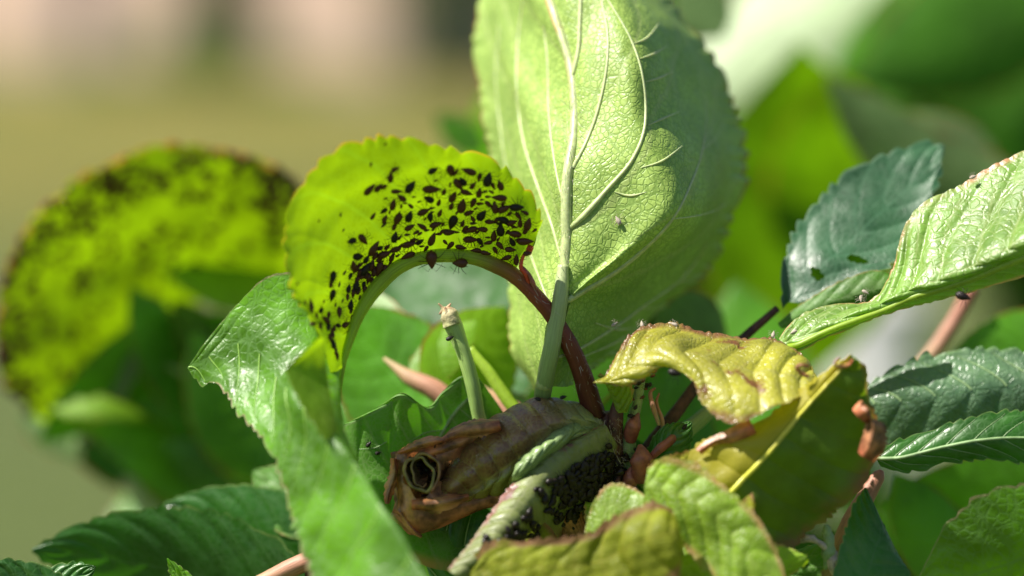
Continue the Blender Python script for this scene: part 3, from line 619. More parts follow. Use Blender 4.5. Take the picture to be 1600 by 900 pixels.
CB = [[(935, 655, 20), (930, 664, 0), (925, 676, -8), (922, 690, 0)], [(900, 640, 10), (898, 660, -34), (896, 684, -46), (892, 704, -30)], [(865, 664, -20), (862, 684, -62), (858, 704, -68), (852, 722, -50)], [(835, 690, -40), (832, 706, -72), (826, 726, -76), (820, 740, -60)], [(812, 716, -50), (806, 730, -70), (800, 744, -72), (796, 754, -62)]]
leaf(shoot, CB, M['crumple'], 'crumpled pale green young leaf lying on the olive side of the roll', nu=140, nv=80, N=7, slant=1.4, pucker=4, wave=17, tooth=(12, 5), seed=9, rag=3)
# withered end: spiral mouth and the brown lip below
def strip(name, rows, mat, label, nu=80, nv=40, wave=6, seed=0, parent=None):
    return leaf(parent or shoot, rows, mat, label, nu=nu, nv=nv, pucker=0, wave=wave, tooth=(16, 4), seed=seed, name=name)
ph = np.linspace(-.9, 2 * math.pi * 1.9, 90)
sp_pts = []
for k in range(90):
    rr = 29 * (1 - .55 * k / 89) * (1 + .15 * math.sin(ph[k] * 2.3 + 1) + .07 * math.sin(ph[k] * 5.1) + .03 * math.sin(ph[k] * 11)); sp_pts.append([(658 + rr * .92 * math.cos(ph[k]), 740 - rr * 1.32 * math.sin(ph[k]), -44 + 5 * math.sin(ph[k])), (664 + rr * .9 * math.cos(ph[k]), 735 - rr * 1.2 * math.sin(ph[k]), -20), (684 + rr * .8 * math.cos(ph[k]), 730 - rr * math.sin(ph[k]), 34)])
M['olive_lip'] = solid_mat('olive_rolled_margin', [(0, (.26, .11, .05)), (.25, (.26, .17, .06)), (.6, (.24, .20, .06)), (1, (.16, .07, .03))], rough=.45, nscale=400, var=.6, bump=.0004)
lf = leaf(shoot, sp_pts, M['olive_lip'], 'curled olive mouth of the withered leaf roll', nu=180, nv=14, pucker=0, wave=1.5, tooth=(9, 2), seed=2)
leaf(shoot, [[(628, 700, 34), (655, 694, 44), (690, 700, 34)], [(622, 735, 20), (656, 740, 52), (700, 735, 24)], [(628, 785, 26), (660, 790, 40), (700, 780, 30)]], M['brown_crisp'], 'brown inner wall of the rolled leaf mouth', nu=60, nv=40, pucker=0, wave=10, seed=17)
for k in range(6):
    a_ = k * 1.05; cx_, cy_ = 660 + 13 * math.cos(a_), 742 + 20 * math.sin(a_)
    tube('crumpled_scrap', [(cx_ - 8, cy_ - 6, -4 + 3 * k), (cx_ + 2, cy_ + 1, -12 + 3 * k), (cx_ + 9, cy_ + 7 * (-1)**k, -2 + 3 * k)], [1, 5, 1.5], M['brown_crisp'] if k % 2 else M['twig'], lf, seg=7, rough=.5, seed=k)
tube('rolled_margin', [p[0] for p in sp_pts[::3]], [2.6, 3.0, 1.4], M['olive_lip'], lf, seg=8, rough=.2, n=160)
LP = [[(648, 690, 0), (672, 688, -12), (706, 682, -14), (748, 668, 0), (790, 648, 14)],
      [(610, 702, 4), (640, 700, -30), (672, 700, -36), (712, 700, -30), (752, 690, 6)],
      [(603, 722, 8), (622, 728, -34), (660, 734, -48), (706, 738, -20), (730, 722, 14)],
      [(606, 752, 2), (626, 760, -44), (662, 770, -54), (700, 762, -10), (722, 744, 20)],
      [(608, 786, -6), (636, 782, -52), (680, 790, -44), (730, 782, -16), (775, 770, 6)],
      [(604, 812, -14), (636, 814, -50), (672, 814, -42), (720, 798, -20), (770, 780, 2)],
      [(626, 836, -10), (646, 838, -30), (670, 830, -26), (712, 812, -10), (768, 784, 10)]]
leaf(shoot, LP, M['brown_crisp'], 'orange brown withered end of the rolled leaf around its dark mouth', nu=200, nv=120, pucker=0, wave=15, tooth=(17, 4), seed=14, rag=5, holes=[(658, 740, 38, 26, 1.65), (706, 738, 17, 24, .6)])
strip('leaf', [[(662, 700, -30), (668, 712, -38), (672, 722, -20)], [(690, 686, -26), (698, 700, -40), (702, 714, -16)], [(725, 674, -14), (732, 686, -24), (738, 698, -4)], [(760, 660, 2), (764, 670, -6), (770, 682, 4)], [(795, 646, 20), (797, 654, 16), (800, 662, 20)]],
      M['brown_crisp'], 'reddish brown upper margin of the rolled leaf', nu=110, nv=40, wave=6, seed=15)
for k, (x0, y0, x1, y1, d0_, w0) in enumerate([(614, 712, 608, 790, -26, 10), (610, 800, 660, 836, -44, 13), (640, 792, 730, 776, -50, 9), (622, 704, 690, 692, -34, 9), (694, 690, 780, 660, -22, 8)]):
    n_ = 7; rws = []
    for i in range(n_):
        t = i / (n_ - 1); x_, y_ = x0 + (x1 - x0) * t + 4 * math.sin(5 * t + k), y0 + (y1 - y0) * t + 4 * math.cos(4 * t + k * 2); L_ = math.hypot(x1 - x0, y1 - y0); nx, ny = -(y1 - y0) / L_, (x1 - x0) / L_; ww = w0 * (.35 + .65 * math.sin(math.pi * (t * .8 + .1)))
        rws.append([(x_ - nx * ww, y_ - ny * ww, d0_ + 14), (x_ - nx * ww * .2, y_ - ny * ww * .2, d0_ - 12), (x_ + nx * ww * .7, y_ + ny * ww * .7, d0_ + 2)])
    leaf(shoot, rws, M['brown_crisp'], None, name='torn_margin', nu=60, nv=24, pucker=0, wave=6, rag=5, tooth=(13, 6), seed=300 + k)
# --- green leaf behind the roll
GB = [
 [(532, 664, 60), (528, 700, 70), (530, 740, 60), (540, 790, 40)],
 [(560, 652, 45), (562, 700, 50), (568, 750, 50), (580, 830, 30)],
 [(600, 630, 60), (604, 690, 60), (615, 760, 50), (630, 870, 20)],
 [(630, 614, 50), (645, 680, 75), (660, 760, 70), (690, 890, 20)],
 [(668, 636, 70), (690, 690, 90), (705, 760, 80), (740, 890, 30)],
 [(692, 612, 80), (720, 680, 100), (745, 760, 90), (790, 880, 40)],
 [(720, 588, 85), (755, 660, 110), (785, 740, 110), (830, 860, 60)],
 [(748, 590, 90), (790, 650, 120), (825, 720, 120), (860, 820, 80)]]
gb = leaf(shoot, GB, M['under_mid'], 'mid green leaf with pale veins lying behind the brown rolled leaf', nu=160, nv=110, mid_v=.02, N=6, slant=-.8, pucker=7, wave=4, tooth=(24, 3), teeth=(False, False), seed=30)
VG = M['rib_green'] = solid_mat('grey_green_leaf_rib', [(0, (.26, .38, .18)), (1, (.22, .34, .14))], rough=.5, nscale=900, var=.2)
for pts, rr in [([(752, 612), (730, 624), (705, 652), (680, 695), (655, 740), (640, 800)], [3, 4, 4, 4, 3]), ([(690, 672), (665, 676), (640, 690)], [1, 1.4, .6]), ([(604, 690), (585, 700), (560, 702)], [1, 1.4, .6]), ([(720, 640), (745, 660), (765, 668)], [1, 1.2, .6])]:
    on_surf(gb, pts, [q * .9 for q in rr], M['rib_green'], lift=-.45)
bv = None
# --- leaves under / at the lower centre
leaf(shoot, [[(655, 850, 60), (665, 880, 60), (680, 930, 50)], [(680, 820, 50), (700, 870, 45), (720, 940, 40)], [(720, 800, 50), (745, 860, 45), (770, 940, 40)], [(770, 790, 60), (800, 850, 50), (830, 940, 50)], [(830, 800, 70), (860, 850, 60), (890, 940, 60)]],
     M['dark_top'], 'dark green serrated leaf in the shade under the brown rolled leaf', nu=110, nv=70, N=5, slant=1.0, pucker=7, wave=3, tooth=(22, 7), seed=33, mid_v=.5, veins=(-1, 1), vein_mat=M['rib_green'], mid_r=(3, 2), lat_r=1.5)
FL = [
 [(944, 664, 20), (948, 668, 10), (952, 676, 6), (960, 690, 20), (965, 700, 40)],
 [(905, 684, -10), (912, 686, -22), (922, 698, -24), (940, 740, 10), (955, 790, 60)],
 [(862, 704, -30), (872, 708, -46), (888, 724, -44), (915, 780, 0), (930, 830, 60)],
 [(826, 732, -50), (840, 740, -68), (858, 756, -62), (880, 800, -10), (900, 850, 60)],
 [(794, 770, -75), (812, 780, -96), (832, 792, -88), (845, 820, -40), (860, 865, 30)],
 [(764, 812, -100), (785, 820, -122), (806, 828, -110), (815, 845, -70), (830, 880, 0)],
 [(735, 852, -125), (752, 860, -145), (775, 864, -132), (785, 876, -100), (800, 900, -40)],
 [(700, 892, -150), (712, 900, -160), (730, 905, -150), (745, 915, -130), (760, 930, -80)]]
fl = leaf(shoot, FL, M['front_band'], 'bluish green leaf edge with a pink margin sheltering a dark aphid colony', nu=200, nv=70, mid_v=.25, N=16, slant=1.0, pucker=5, wave=5, tooth=(17, 5), teeth=(True, False), seed=36)
leaf(shoot, nearer([[(1008, 728, -230), (1004, 760, -240), (1002, 790, -235)], [(1028, 718, -240), (1030, 765, -258), (1026, 820, -250)], [(1062, 722, -255), (1062, 775, -285), (1050, 842, -270)], [(1100, 738, -275), (1100, 795, -310), (1080, 868, -290)], [(1140, 768, -300), (1132, 825, -330), (1110, 895, -310)], [(1172, 800, -320), (1160, 860, -345), (1135, 930, -330)], [(1205, 850, -345), (1190, 900, -360), (1160, 965, -350)], [(1230, 910, -370), (1215, 960, -380), (1190, 1000, -370)]], 0, .6),
     M['lime'], 'shiny lime green young leaf low down at the centre right', nu=150, nv=60, N=8, slant=1.4, pucker=8, wave=15, tooth=(24, 9), rag=6, seed=40)
leaf(shoot, nearer([[(712, 905, -250), (704, 925, -250), (708, 950, -250)], [(760, 856, -250), (762, 880, -265), (765, 945, -280)], [(820, 850, -265), (825, 885, -280), (830, 950, -300)], [(880, 846, -275), (888, 885, -295), (890, 960, -310)], [(930, 832, -285), (945, 875, -290), (950, 960, -320)], [(975, 806, -290), (995, 850, -325), (1010, 940, -330)], [(1020, 790, -290), (1042, 835, -340), (1052, 900, -340)], [(1052, 800, -290), (1060, 830, -310), (1062, 870, -320)]], 0, .65),
     M['yellow_half'], 'dull yellow green leaf edge along the lower margin of the picture', nu=150, nv=60, N=8, slant=1.0, pucker=7, wave=17, tooth=(19, 9), seed=43, rag=10)
leaf(shoot, [[(912, 830, -120), (920, 850, -130), (930, 880, -130)], [(925, 790, -110), (945, 825, -130), (960, 870, -130)], [(950, 758, -100), (975, 805, -130), (990, 860, -140)], [(985, 760, -110), (1005, 800, -140), (1015, 850, -150)], [(1012, 778, -130), (1022, 810, -150), (1028, 850, -160)]],
     M['lime'], 'small green leaf with a rusty margin left of the lime leaf', nu=90, nv=40, N=4, slant=1.2, pucker=2.5, wave=6, tooth=(16, 5), seed=46)
leaf(shoot, [[(1010, 890, -100), (1030, 920, -120), (1050, 960, -120)], [(1020, 845, -90), (1060, 890, -120), (1090, 960, -120)], [(1060, 830, -90), (1110, 880, -110), (1150, 960, -110)], [(1130, 850, -60), (1170, 890, -90), (1210, 960, -90)], [(1210, 880, -40), (1240, 910, -60), (1260, 960, -60)]],
     M['lime'], 'green leaf lying below the lime leaf at the lower edge', nu=80, nv=40, N=5, slant=1.2, pucker=6, wave=4, seed=48)
for k, (bx, by, bd, tx, ty, td, wd, mk, lb, rl) in enumerate([
    (985, 770, 40, 925, 850, -60, 60, 'lime', 'small crumpled lime leaf at the right lip of the dark pocket', 40), (1010, 760, 0, 1120, 700, -120, 70, 'yellow', 'crumpled yellow leaflet under the arched yellow leaf', -50),
    (1060, 830, -60, 1180, 790, -190, 80, 'yellow_half', 'mottled yellow green leaflet between the lime leaf and the ribbed leaf', 35), (1090, 900, -40, 1260, 870, -120, 90, 'lime', 'crinkled lime leaf low at the right of the lime leaf', -30),
    (1150, 905, 0, 1300, 830, -60, 80, 'under_mid', 'green crumpled leaf beside the faded flower bits', 50), (930, 900, -60, 1010, 800, -160, 60, 'yellow_half', 'narrow yellow green leaf standing at the lower edge', 55),
    (860, 910, -60, 800, 800, -60, 60, 'yellow_half', 'olive yellow leaflet speckled with aphids below the pink edged leaf', 30), (1010, 740, 60, 1080, 660, 20, 50, 'dark_top', 'small dark leaf in the gap beside the bud scales', 20),
    (975, 640, 20, 935, 588, -20, 40, 'lime', 'tiny curled lime leaflet beside the dark red stalk', 50)]):
    aleaf(shoot, (bx, by, bd), (tx, ty, td), wd, M[mk], lb, roll=rl, bend=.12 * (-1)**k, cup=.7, nu=90, nv=40, seed=200 + k, pucker=5, wave=13, rag=4, tooth=(15, 6), N=6)
# brown bits and inner young leaves in the dark pocket
leaf(shoot, [[(845, 795, 20), (850, 815, 10), (862, 830, 20)], [(860, 770, 10), (872, 800, -8), (884, 836, 6)], [(885, 765, 20), (900, 800, 0), (905, 834, 14)], [(912, 790, 30), (918, 812, 20), (916, 832, 26)]], M['brown_crisp'], 'brown withered leaflet in the dark pocket of the shoot', nu=60, nv=30, wave=4, pucker=3, seed=50)
leaf(shoot, [[(872, 800, 60), (876, 812, 56), (884, 822, 60)], [(885, 770, 50), (896, 786, 40), (908, 800, 50)], [(915, 752, 50), (925, 764, 40), (940, 780, 50)], [(950, 740, 60), (958, 750, 55), (965, 762, 60)]], M['under_mid'], 'small crumpled green leaf inside the dark pocket', nu=60, nv=30, wave=5, pucker=3, seed=51)
# pocket back wall: crumpled dark young leaves
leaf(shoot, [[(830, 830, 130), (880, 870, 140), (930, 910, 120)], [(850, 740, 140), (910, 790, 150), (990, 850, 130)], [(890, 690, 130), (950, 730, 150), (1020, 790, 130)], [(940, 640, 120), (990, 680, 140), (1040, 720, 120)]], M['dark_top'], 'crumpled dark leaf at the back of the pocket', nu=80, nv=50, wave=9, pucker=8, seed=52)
# --- main twig, young stalks, bud scales
tube('twig', [(1010, 1000, 140), (995, 900, 120), (975, 800, 100), (962, 730, 80), (952, 680, 62), (945, 645, 55)], [34, 32, 30, 26, 22, 14], M['twig'], shoot, seg=14, rough=.14)
tube('leaf_stalk', [(962, 730, 60), (960, 690, 44), (962, 655, 34), (968, 620, 30), (975, 595, 32)], [15, 14, 12, 9, 12], M['twig'], shoot, seg=10, rough=.12)
tube('leaf_stalk', [(985, 735, 60), (983, 700, 50), (986, 665, 40), (996, 630, 40), (1000, 590, 44)], [13, 12, 9, 8, 9], M['petiole_green'], shoot, seg=10, rough=.15)
for k, (pts, rr, mt) in enumerate([([(985, 690, 40), (990, 665, 30), (998, 645, 32)], [8, 14, 2], 'red_scale'), ([(1000, 750, 20), (1004, 720, 6), (1000, 695, 14)], [12, 18, 3], 'red_scale'), ([(1030, 665, 40), (1022, 640, 40), (1016, 615, 44), (1024, 606, 46)], [2.5, 4, 3, 1.5], 'pink'), ([(1036, 680, 50), (1034, 655, 50), (1026, 630, 50), (1030, 614, 50)], [2, 4, 2.5, 1.2], 'pink'),
        ([(1010, 720, 20), (1035, 698, 16), (1062, 678, 20), (1070, 668, 24)], [4, 8, 5, 1.5], 'red_scale'), ([(978, 770, 30), (985, 745, 22), (992, 725, 24)], [10, 14, 2], 'red_scale'), ([(950, 790, 20), (962, 768, 12), (968, 742, 18)], [6, 10, 2], 'twig')]):
    tube('bud_scale', pts, rr, M[mt], shoot, seg=9, rough=.3, seed=k)
tube('leaf_stalk', [(990, 730, 90), (1020, 690, 90), (1060, 640, 100), (1110, 575, 120), (1165, 525, 140), (1215, 482, 150)], [11, 11, 10, 9, 7, 6], M['twig'], shoot, seg=10)
tube('leaf_stalk', [(1000, 760, 110), (1050, 695, 110), (1100, 650, 120), (1160, 600, 130)], [15, 14, 12, 9], M['petiole_green'], shoot, seg=10)
stub = tube('cut_stalk', [(760, 690, 70), (748, 650, 60), (738, 600, 52), (724, 550, 50), (710, 512, 52), (703, 492, 54)], [11, 11, 11, 11.5, 14, 13], M['stub'], shoot, seg=12, rough=.06)
stub['label'] = 'pale green stalk with a broken tip standing behind the brown roll'
tube('broken_tip', [(708, 508, 46), (702, 492, 46), (698, 484, 50)], [12, 12.5, 8], M['torn_tip'], shoot, seg=10, rough=.35)
for k in range(7):
    tube('torn_fibre', [(700 + 3 * math.sin(k * 2), 500 - k % 3, 40 + k), (698 + 6 * math.sin(k * 2), 488 - 2 * (k % 3), 38 + 2 * k), (695 + 10 * math.sin(k * 2.3), 480 - 3 * (k % 4) + 14 * (k % 2), 36 + 2 * k)], [5, 4, 1], M['torn_tip'], stub, seg=6, rough=.3, seed=k)
tube('young_stalk', [(820, 660, 120), (790, 620, 130), (762, 580, 140), (735, 545, 150)], [11, 11, 10, 7], M['rib_lime'], shoot, seg=10, rough=.1)
# --- yellow arched leaf
YA = [
 [(926, 598, 10)],
 [(950, 580, 30), (952, 586, 16), (956, 592, 6), (962, 596, 2), (966, 602, 4)],
 [(985, 530, 60), (988, 552, 30), (992, 568, 8), (998, 580, -6), (1004, 592, -4)],
 [(1012, 511, 75), (1020, 530, 40), (1028, 548, 8), (1036, 562, -14), (1042, 572, -10)],
 [(1062, 512, 80), (1070, 532, 40), (1078, 552, 4), (1080, 575, -26), (1080, 592, -30)],
 [(1112, 522, 80), (1122, 545, 35), (1128, 572, -4), (1120, 604, -40), (1100, 632, -50)],
 [(1158, 528, 80), (1172, 555, 32), (1178, 585, -8), (1168, 622, -50), (1145, 662, -66)],
 [(1200, 532, 76), (1212, 562, 30), (1218, 592, -12), (1208, 626, -54), (1185, 655, -72)],
 [(1238, 552, 60), (1246, 576, 22), (1250, 598, -16), (1242, 620, -50), (1228, 636, -66)],
 [(1262, 582, 30), (1266, 594, 6), (1270, 604, -16), (1266, 612, -36), (1258, 618, -46)],
 [(1284, 606, -20)]]
YA = [[(x, y, d - 78) for x, y, d in r] for r in YA]
ya = leaf(shoot, YA, M['yellow'], 'arched glossy yellow leaf with brown spots and a shrivelled lower edge', nu=240, nv=80, mid_v=.5, N=10, slant=1.3, pucker=11, wave=13, tooth=(15, 7), seed=60, vside=1, rag=4.5)
# --- big yellow-green leaf nearer the lens, a half each side of the yellow rib
MID = [(1112, 800, -240), (1150, 762, -250), (1195, 715, -262), (1235, 668, -272), (1272, 625, -282), (1305, 588, -292), (1332, 556, -300)]
MID = nearer([MID], 0, .55)[0]
LH = [(1098, 792, -225), (1078, 735, -205), (1090, 692, -190), (1150, 668, -195), (1215, 618, -220), (1275, 578, -255), (1325, 552, -290)]
RH = [(1150, 860, -200), (1225, 860, -170), (1285, 812, -160), (1345, 762, -175), (1386, 694, -205), (1362, 634, -240), (1348, 566, -285)]
LH, RH = nearer([LH], 0, .55)[0], nearer([RH], 0, .55)[0]
rows = []
for a, m_, c in zip(LH, MID, RH):
    a, m_, c = map(np.array, (a, m_, c)); rows.append([tuple(a), tuple((a + m_) / 2 + [0, 0, -8]), tuple(m_), tuple(m_ + (c - m_) * .35 + [0, 0, -6]), tuple(m_ + (c - m_) * .7 + [0, 0, -4]), tuple(c)])
ry = leaf(shoot, rows, M['ribbed'], 'large dull green leaf with a bright yellow rib and crisp brown edge, right of centre', nu=200, nv=90, mid_v=.4, N=9, slant=.9, pucker=9, wave=19, tooth=(20, 9), seed=64, vein_mat=M['rib_yellow'], mid_r=(4.5, 2.5), rag=15)
lh = []
for a, m_ in zip(LH[1:-1], MID[1:-1]):
    a, m_ = np.array(a, float), np.array(m_, float); q = m_ + (a - m_) * .96 + [0, 0, -13]; lh.append([tuple(m_ + [-5, 0, -12]), tuple((m_ + q) / 2 + [0, 0, -10]), tuple(q)])
for k, (cx, cy, dd, r0) in enumerate([(1318, 562, -305, 10), (1258, 580, -262, 9)]):
    pts = [(cx + r0 * 1.4 * math.cos(t * 2.1 + k), cy + r0 * 1.1 * math.sin(t * 1.7 + k * 2), dd * .55 - 4 + 6 * math.sin(t * 3)) for t in np.linspace(0, 2, 6)]
    tube('shrivelled_margin', pts, [2, r0 * .3, r0 * .36, r0 * .22, 2], M['brown_crisp'], ry, seg=9, rough=.4, seed=k)
for k, rws in enumerate([[[(1332, 640, -150), (1340, 650, -160), (1352, 660, -150)], [(1345, 628, -150), (1358, 645, -170), (1378, 655, -150)], [(1352, 650, -150), (1364, 672, -172), (1386, 680, -146)], [(1345, 680, -145), (1360, 696, -165), (1384, 704, -140)], [(1338, 705, -140), (1350, 716, -150), (1368, 724, -135)]],
                         [[(1085, 700, -120), (1092, 706, -126), (1098, 714, -120)], [(1108, 680, -120), (1116, 690, -130), (1122, 700, -118)], [(1138, 668, -120), (1146, 680, -130), (1150, 692, -118)], [(1170, 655, -120), (1176, 666, -128), (1182, 676, -120)]]]):
    leaf(ry, rws, M['brown_crisp'], None, name='scorched_margin', nu=90, nv=44, pucker=0, wave=14, rag=7, tooth=(10, 7), seed=330 + k)
# faded old flower bits at the lower right
for k, pts in enumerate([[(1262, 780, -60), (1285, 770, -60), (1312, 792, -50)], [(1232, 850, -60), (1268, 842, -70), (1300, 862, -60)], [(1290, 890, -60), (1296, 850, -60), (1290, 820, -60)], [(1310, 905, -50), (1300, 880, -60), (1304, 860, -60)]]):
    tube('withered_stipule', pts, [3, 9, 8, 4], M['skin'] if k != 2 else M['petiole_green'], shoot, seg=8, rough=.55, seed=k + 20, n=40)
tube('pink_stalk', [(1290, 905, 60), (1320, 850, 50), (1340, 800, 60), (1370, 748, 70), (1378, 735, 72)], [22, 22, 16, 12, 4], M['pink'], shoot, seg=12)
leaf(shoot, [[(1300, 905, -80), (1350, 915, -90), (1400, 940, -80)], [(1320, 840, -60), (1365, 865, -80), (1420, 900, -70)], [(1335, 790, -40), (1375, 825, -60), (1400, 860, -50)], [(1352, 762, -30)]], M['dark_top'], 'small dark green leaf beside the pink stalk at lower right', nu=60, nv=40, N=5, slant=1.2, seed=66, pucker=4)

# ================================================================ RIGHT HAND SHOOT
rshoot = thing('cherry_shoot', 'right hand cherry shoot with a glossy folded leaf reaching in from the right edge', 'cherry shoot', P(1700, 500, -60))
RG = [
 [(1218, 530, 30), (1221, 534, 24), (1226, 538, 18), (1232, 542, 14), (1236, 546, 14)],
 [(1232, 512, 34), (1238, 522, 18), (1246, 530, 6), (1250, 538, 0), (1250, 548, 4)],
 [(1262, 488, 40), (1272, 500, 16), (1288, 507, -4), (1292, 518, -6), (1290, 528, 4)],
 [(1312, 472, 40), (1322, 484, 12), (1334, 488, -10), (1340, 500, -10), (1338, 510, 4)],
 [(1362, 466, 30), (1372, 472, 6), (1382, 470, -16), (1384, 484, -10), (1380, 494, 10)],
 [(1392, 420, 30), (1402, 440, 6), (1420, 452, -22), (1424, 466, -14), (1424, 480, 10)],
 [(1408, 365, 40), (1435, 405, 6), (1462, 438, -36), (1470, 452, -26), (1472, 468, 6)],
 [(1440, 318, 50), (1475, 372, 6), (1510, 418, -52), (1518, 436, -40), (1520, 456, 0)],
 [(1495, 292, 50), (1530, 345, 0), (1556, 396, -66), (1562, 418, -54), (1566, 444, -8)],
 [(1545, 262, 50), (1575, 322, -6), (1600, 372, -80), (1606, 400, -66), (1610, 432, -16)],
 [(1600, 236, 50), (1630, 290, -14), (1660, 345, -90), (1666, 375, -78), (1670, 415, -26)],
 [(1680, 200, 40), (1710, 260, -20), (1740, 320, -90), (1746, 350, -80), (1750, 395, -30)]]
leaf(rshoot, RG, M['glossy'], 'glossy light green leaf folded along its rib with a sunlit upper face', nu=240, nv=90, mid_v=.5, N=9, slant=2.4, pucker=9, wave=4, tooth=(26, 4), seed=70, vside=1)
tube('midrib', [(x, y, d - 2) for (x, y, d) in [r[3] for r in RG]], [5, 5, 5, 6, 7], M['rib_lime'], rshoot, seg=8)
BT = [
 [(1222, 484, 140), (1226, 478, 138), (1232, 472, 136), (1240, 472, 132), (1246, 474, 130)],
 [(1224, 448, 160), (1240, 450, 150), (1260, 448, 142), (1285, 452, 132), (1300, 456, 120)],
 [(1234, 392, 180), (1260, 405, 165), (1292, 412, 150), (1330, 420, 138), (1360, 428, 120)],
 [(1262, 340, 200), (1290, 365, 180), (1326, 382, 165), (1365, 395, 150), (1398, 405, 135)],
 [(1300, 296, 215), (1330, 325, 195), (1362, 345, 180), (1395, 358, 168), (1425, 365, 155)],
 [(1352, 258, 230), (1374, 290, 210), (1398, 312, 196), (1422, 325, 185), (1446, 330, 175)],
 [(1408, 236, 240), (1420, 262, 222), (1430, 280, 210), (1444, 292, 200), (1456, 298, 190)],
 [(1448, 226, 245), (1454, 240, 235), (1460, 250, 228), (1464, 256, 222), (1468, 262, 216)],
 [(1476, 226, 240)]]
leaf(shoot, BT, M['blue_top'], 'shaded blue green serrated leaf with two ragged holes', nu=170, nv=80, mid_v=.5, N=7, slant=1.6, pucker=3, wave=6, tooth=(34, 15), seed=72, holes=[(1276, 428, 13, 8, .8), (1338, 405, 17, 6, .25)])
leaf(shoot, [[(1215, 505, 128), (1218, 510, 122), (1222, 514, 120)], [(1262, 470, 118), (1266, 484, 108), (1270, 498, 112)], [(1315, 440, 110), (1322, 464, 98), (1328, 480, 104)], [(1370, 424, 108), (1378, 450, 96), (1382, 468, 104)], [(1400, 436, 110), (1404, 450, 104), (1408, 462, 108)]],
     M['under_mid'], 'rolled lower edge of the blue green leaf showing its mid green underside', nu=90, nv=30, N=6, slant=1, tooth=(22, 4), teeth=(True, False), seed=73)
SA = [
 [(1340, 612, 40), (1345, 625, 34), (1352, 640, 36)],
 [(1362, 598, 38), (1372, 632, 20), (1378, 690, 30)],
 [(1410, 572, 36), (1425, 625, 12), (1435, 700, 26)],
 [(1470, 556, 36), (1490, 615, 8), (1500, 690, 24)],
 [(1535, 548, 36), (1555, 605, 8), (1570, 680, 24)],
 [(1600, 552, 38), (1620, 605, 8), (1640, 680, 24)],
 [(1680, 570, 40), (1700, 620, 14), (1720, 680, 30)]]
SA = [[(x, y, d + 115) for x, y, d in r] for r in SA]
leaf(rshoot, SA, M['grey_top'], 'grey green serrated leaf with pale veins, crossed by a band of shadow', nu=170, nv=80, mid_v=.5, N=7, slant=-1.2, pucker=6, wave=4, tooth=(30, 17), seed=75, veins=(-1,), vein_mat=M['rib_green'], mid_r=(2, 2), lat_r=1.8, mid=False)
SB = [
 [(1366, 706, -10), (1370, 716, -14), (1376, 728, -12)],
 [(1402, 692, -14), (1408, 715, -24), (1414, 736, -18)],
 [(1460, 672, -20), (1468, 700, -32), (1476, 722, -26)],
 [(1520, 654, -24), (1530, 688, -38), (1540, 716, -30)],
 [(1585, 644, -28), (1595, 684, -40), (1605, 724, -32)],
 [(1660, 650, -30), (1668, 690, -40), (1676, 738, -32)]]
leaf(rshoot, SB, M['dark_top'], 'fresh dark green serrated leaf just under the shadow striped one', nu=140, nv=60, mid_v=.5, N=7, slant=1.4, pucker=2.5, wave=5, tooth=(28, 10), seed=77, veins=(-1, 1), vein_mat=M['rib_green'], mid_r=(3, 2), lat_r=.8)
aleaf(rshoot, (1720, 830, -80), (1430, 930, -60), 230, M['fresh'], 'out of focus bright green leaf in the lower right corner', roll=20, tooth=(40, 12), N=7, nu=100, nv=40, seed=79, pucker=4)
tube('twig', [(1700, 700, 40), (1690, 600, 10), (1700, 480, -40), (1720, 380, -80)], [16, 15, 13, 12], M['twig'], rshoot, seg=10)

# ================================================================ LEFT BLURRED SHOOT
lshoot = thing('cherry_shoot', 'out of focus cherry shoot at left with its curled leaf thick with aphids', 'cherry shoot', P(330, 900, 900))
D0 = 1000
k_ = (DF + D0 * UN) / DF
LA = [
 [(70, 660, D0), (55, 650, D0 - 40), (40, 635, D0 - 50), (30, 625, D0 - 50)],
 [(150, 620, D0 - 20), (95, 610, D0 - 90), (42, 598, D0 - 130), (2, 580, D0 - 160)],
 [(195, 560, D0 - 10), (125, 530, D0 - 90), (55, 500, D0 - 150), (-4, 475, D0 - 200)],
 [(235, 510, D0), (160, 465, D0 - 90), (85, 415, D0 - 170), (28, 380, D0 - 230)],
 [(280, 480, D0), (205, 415, D0 - 90), (135, 345, D0 - 190), (88, 305, D0 - 250)],
 [(330, 465, D0 + 10), (265, 385, D0 - 90), (210, 305, D0 - 200), (175, 255, D0 - 270)],
 [(375, 460, D0 + 10), (335, 380, D0 - 80), (295, 292, D0 - 200), (270, 232, D0 - 280)],
 [(415, 460, D0 + 20), (400, 380, D0 - 70), (375, 295, D0 - 190), (355, 236, D0 - 260)],
 [(445, 465, D0 + 30), (450, 395, D0 - 50), (440, 320, D0 - 150), (424, 258, D0 - 210)],
 [(470, 470, D0 + 40), (480, 415, D0 - 10), (482, 350, D0 - 80), (472, 295, D0 - 130)]]
la = leaf(lshoot, LA, M['arch_blur'], 'blurred arching yellow green leaf speckled with aphids along its top', nu=140, nv=50, mid_v=0, N=9, slant=1.2, pucker=8, wave=14, tooth=(40, 12), seed=81)
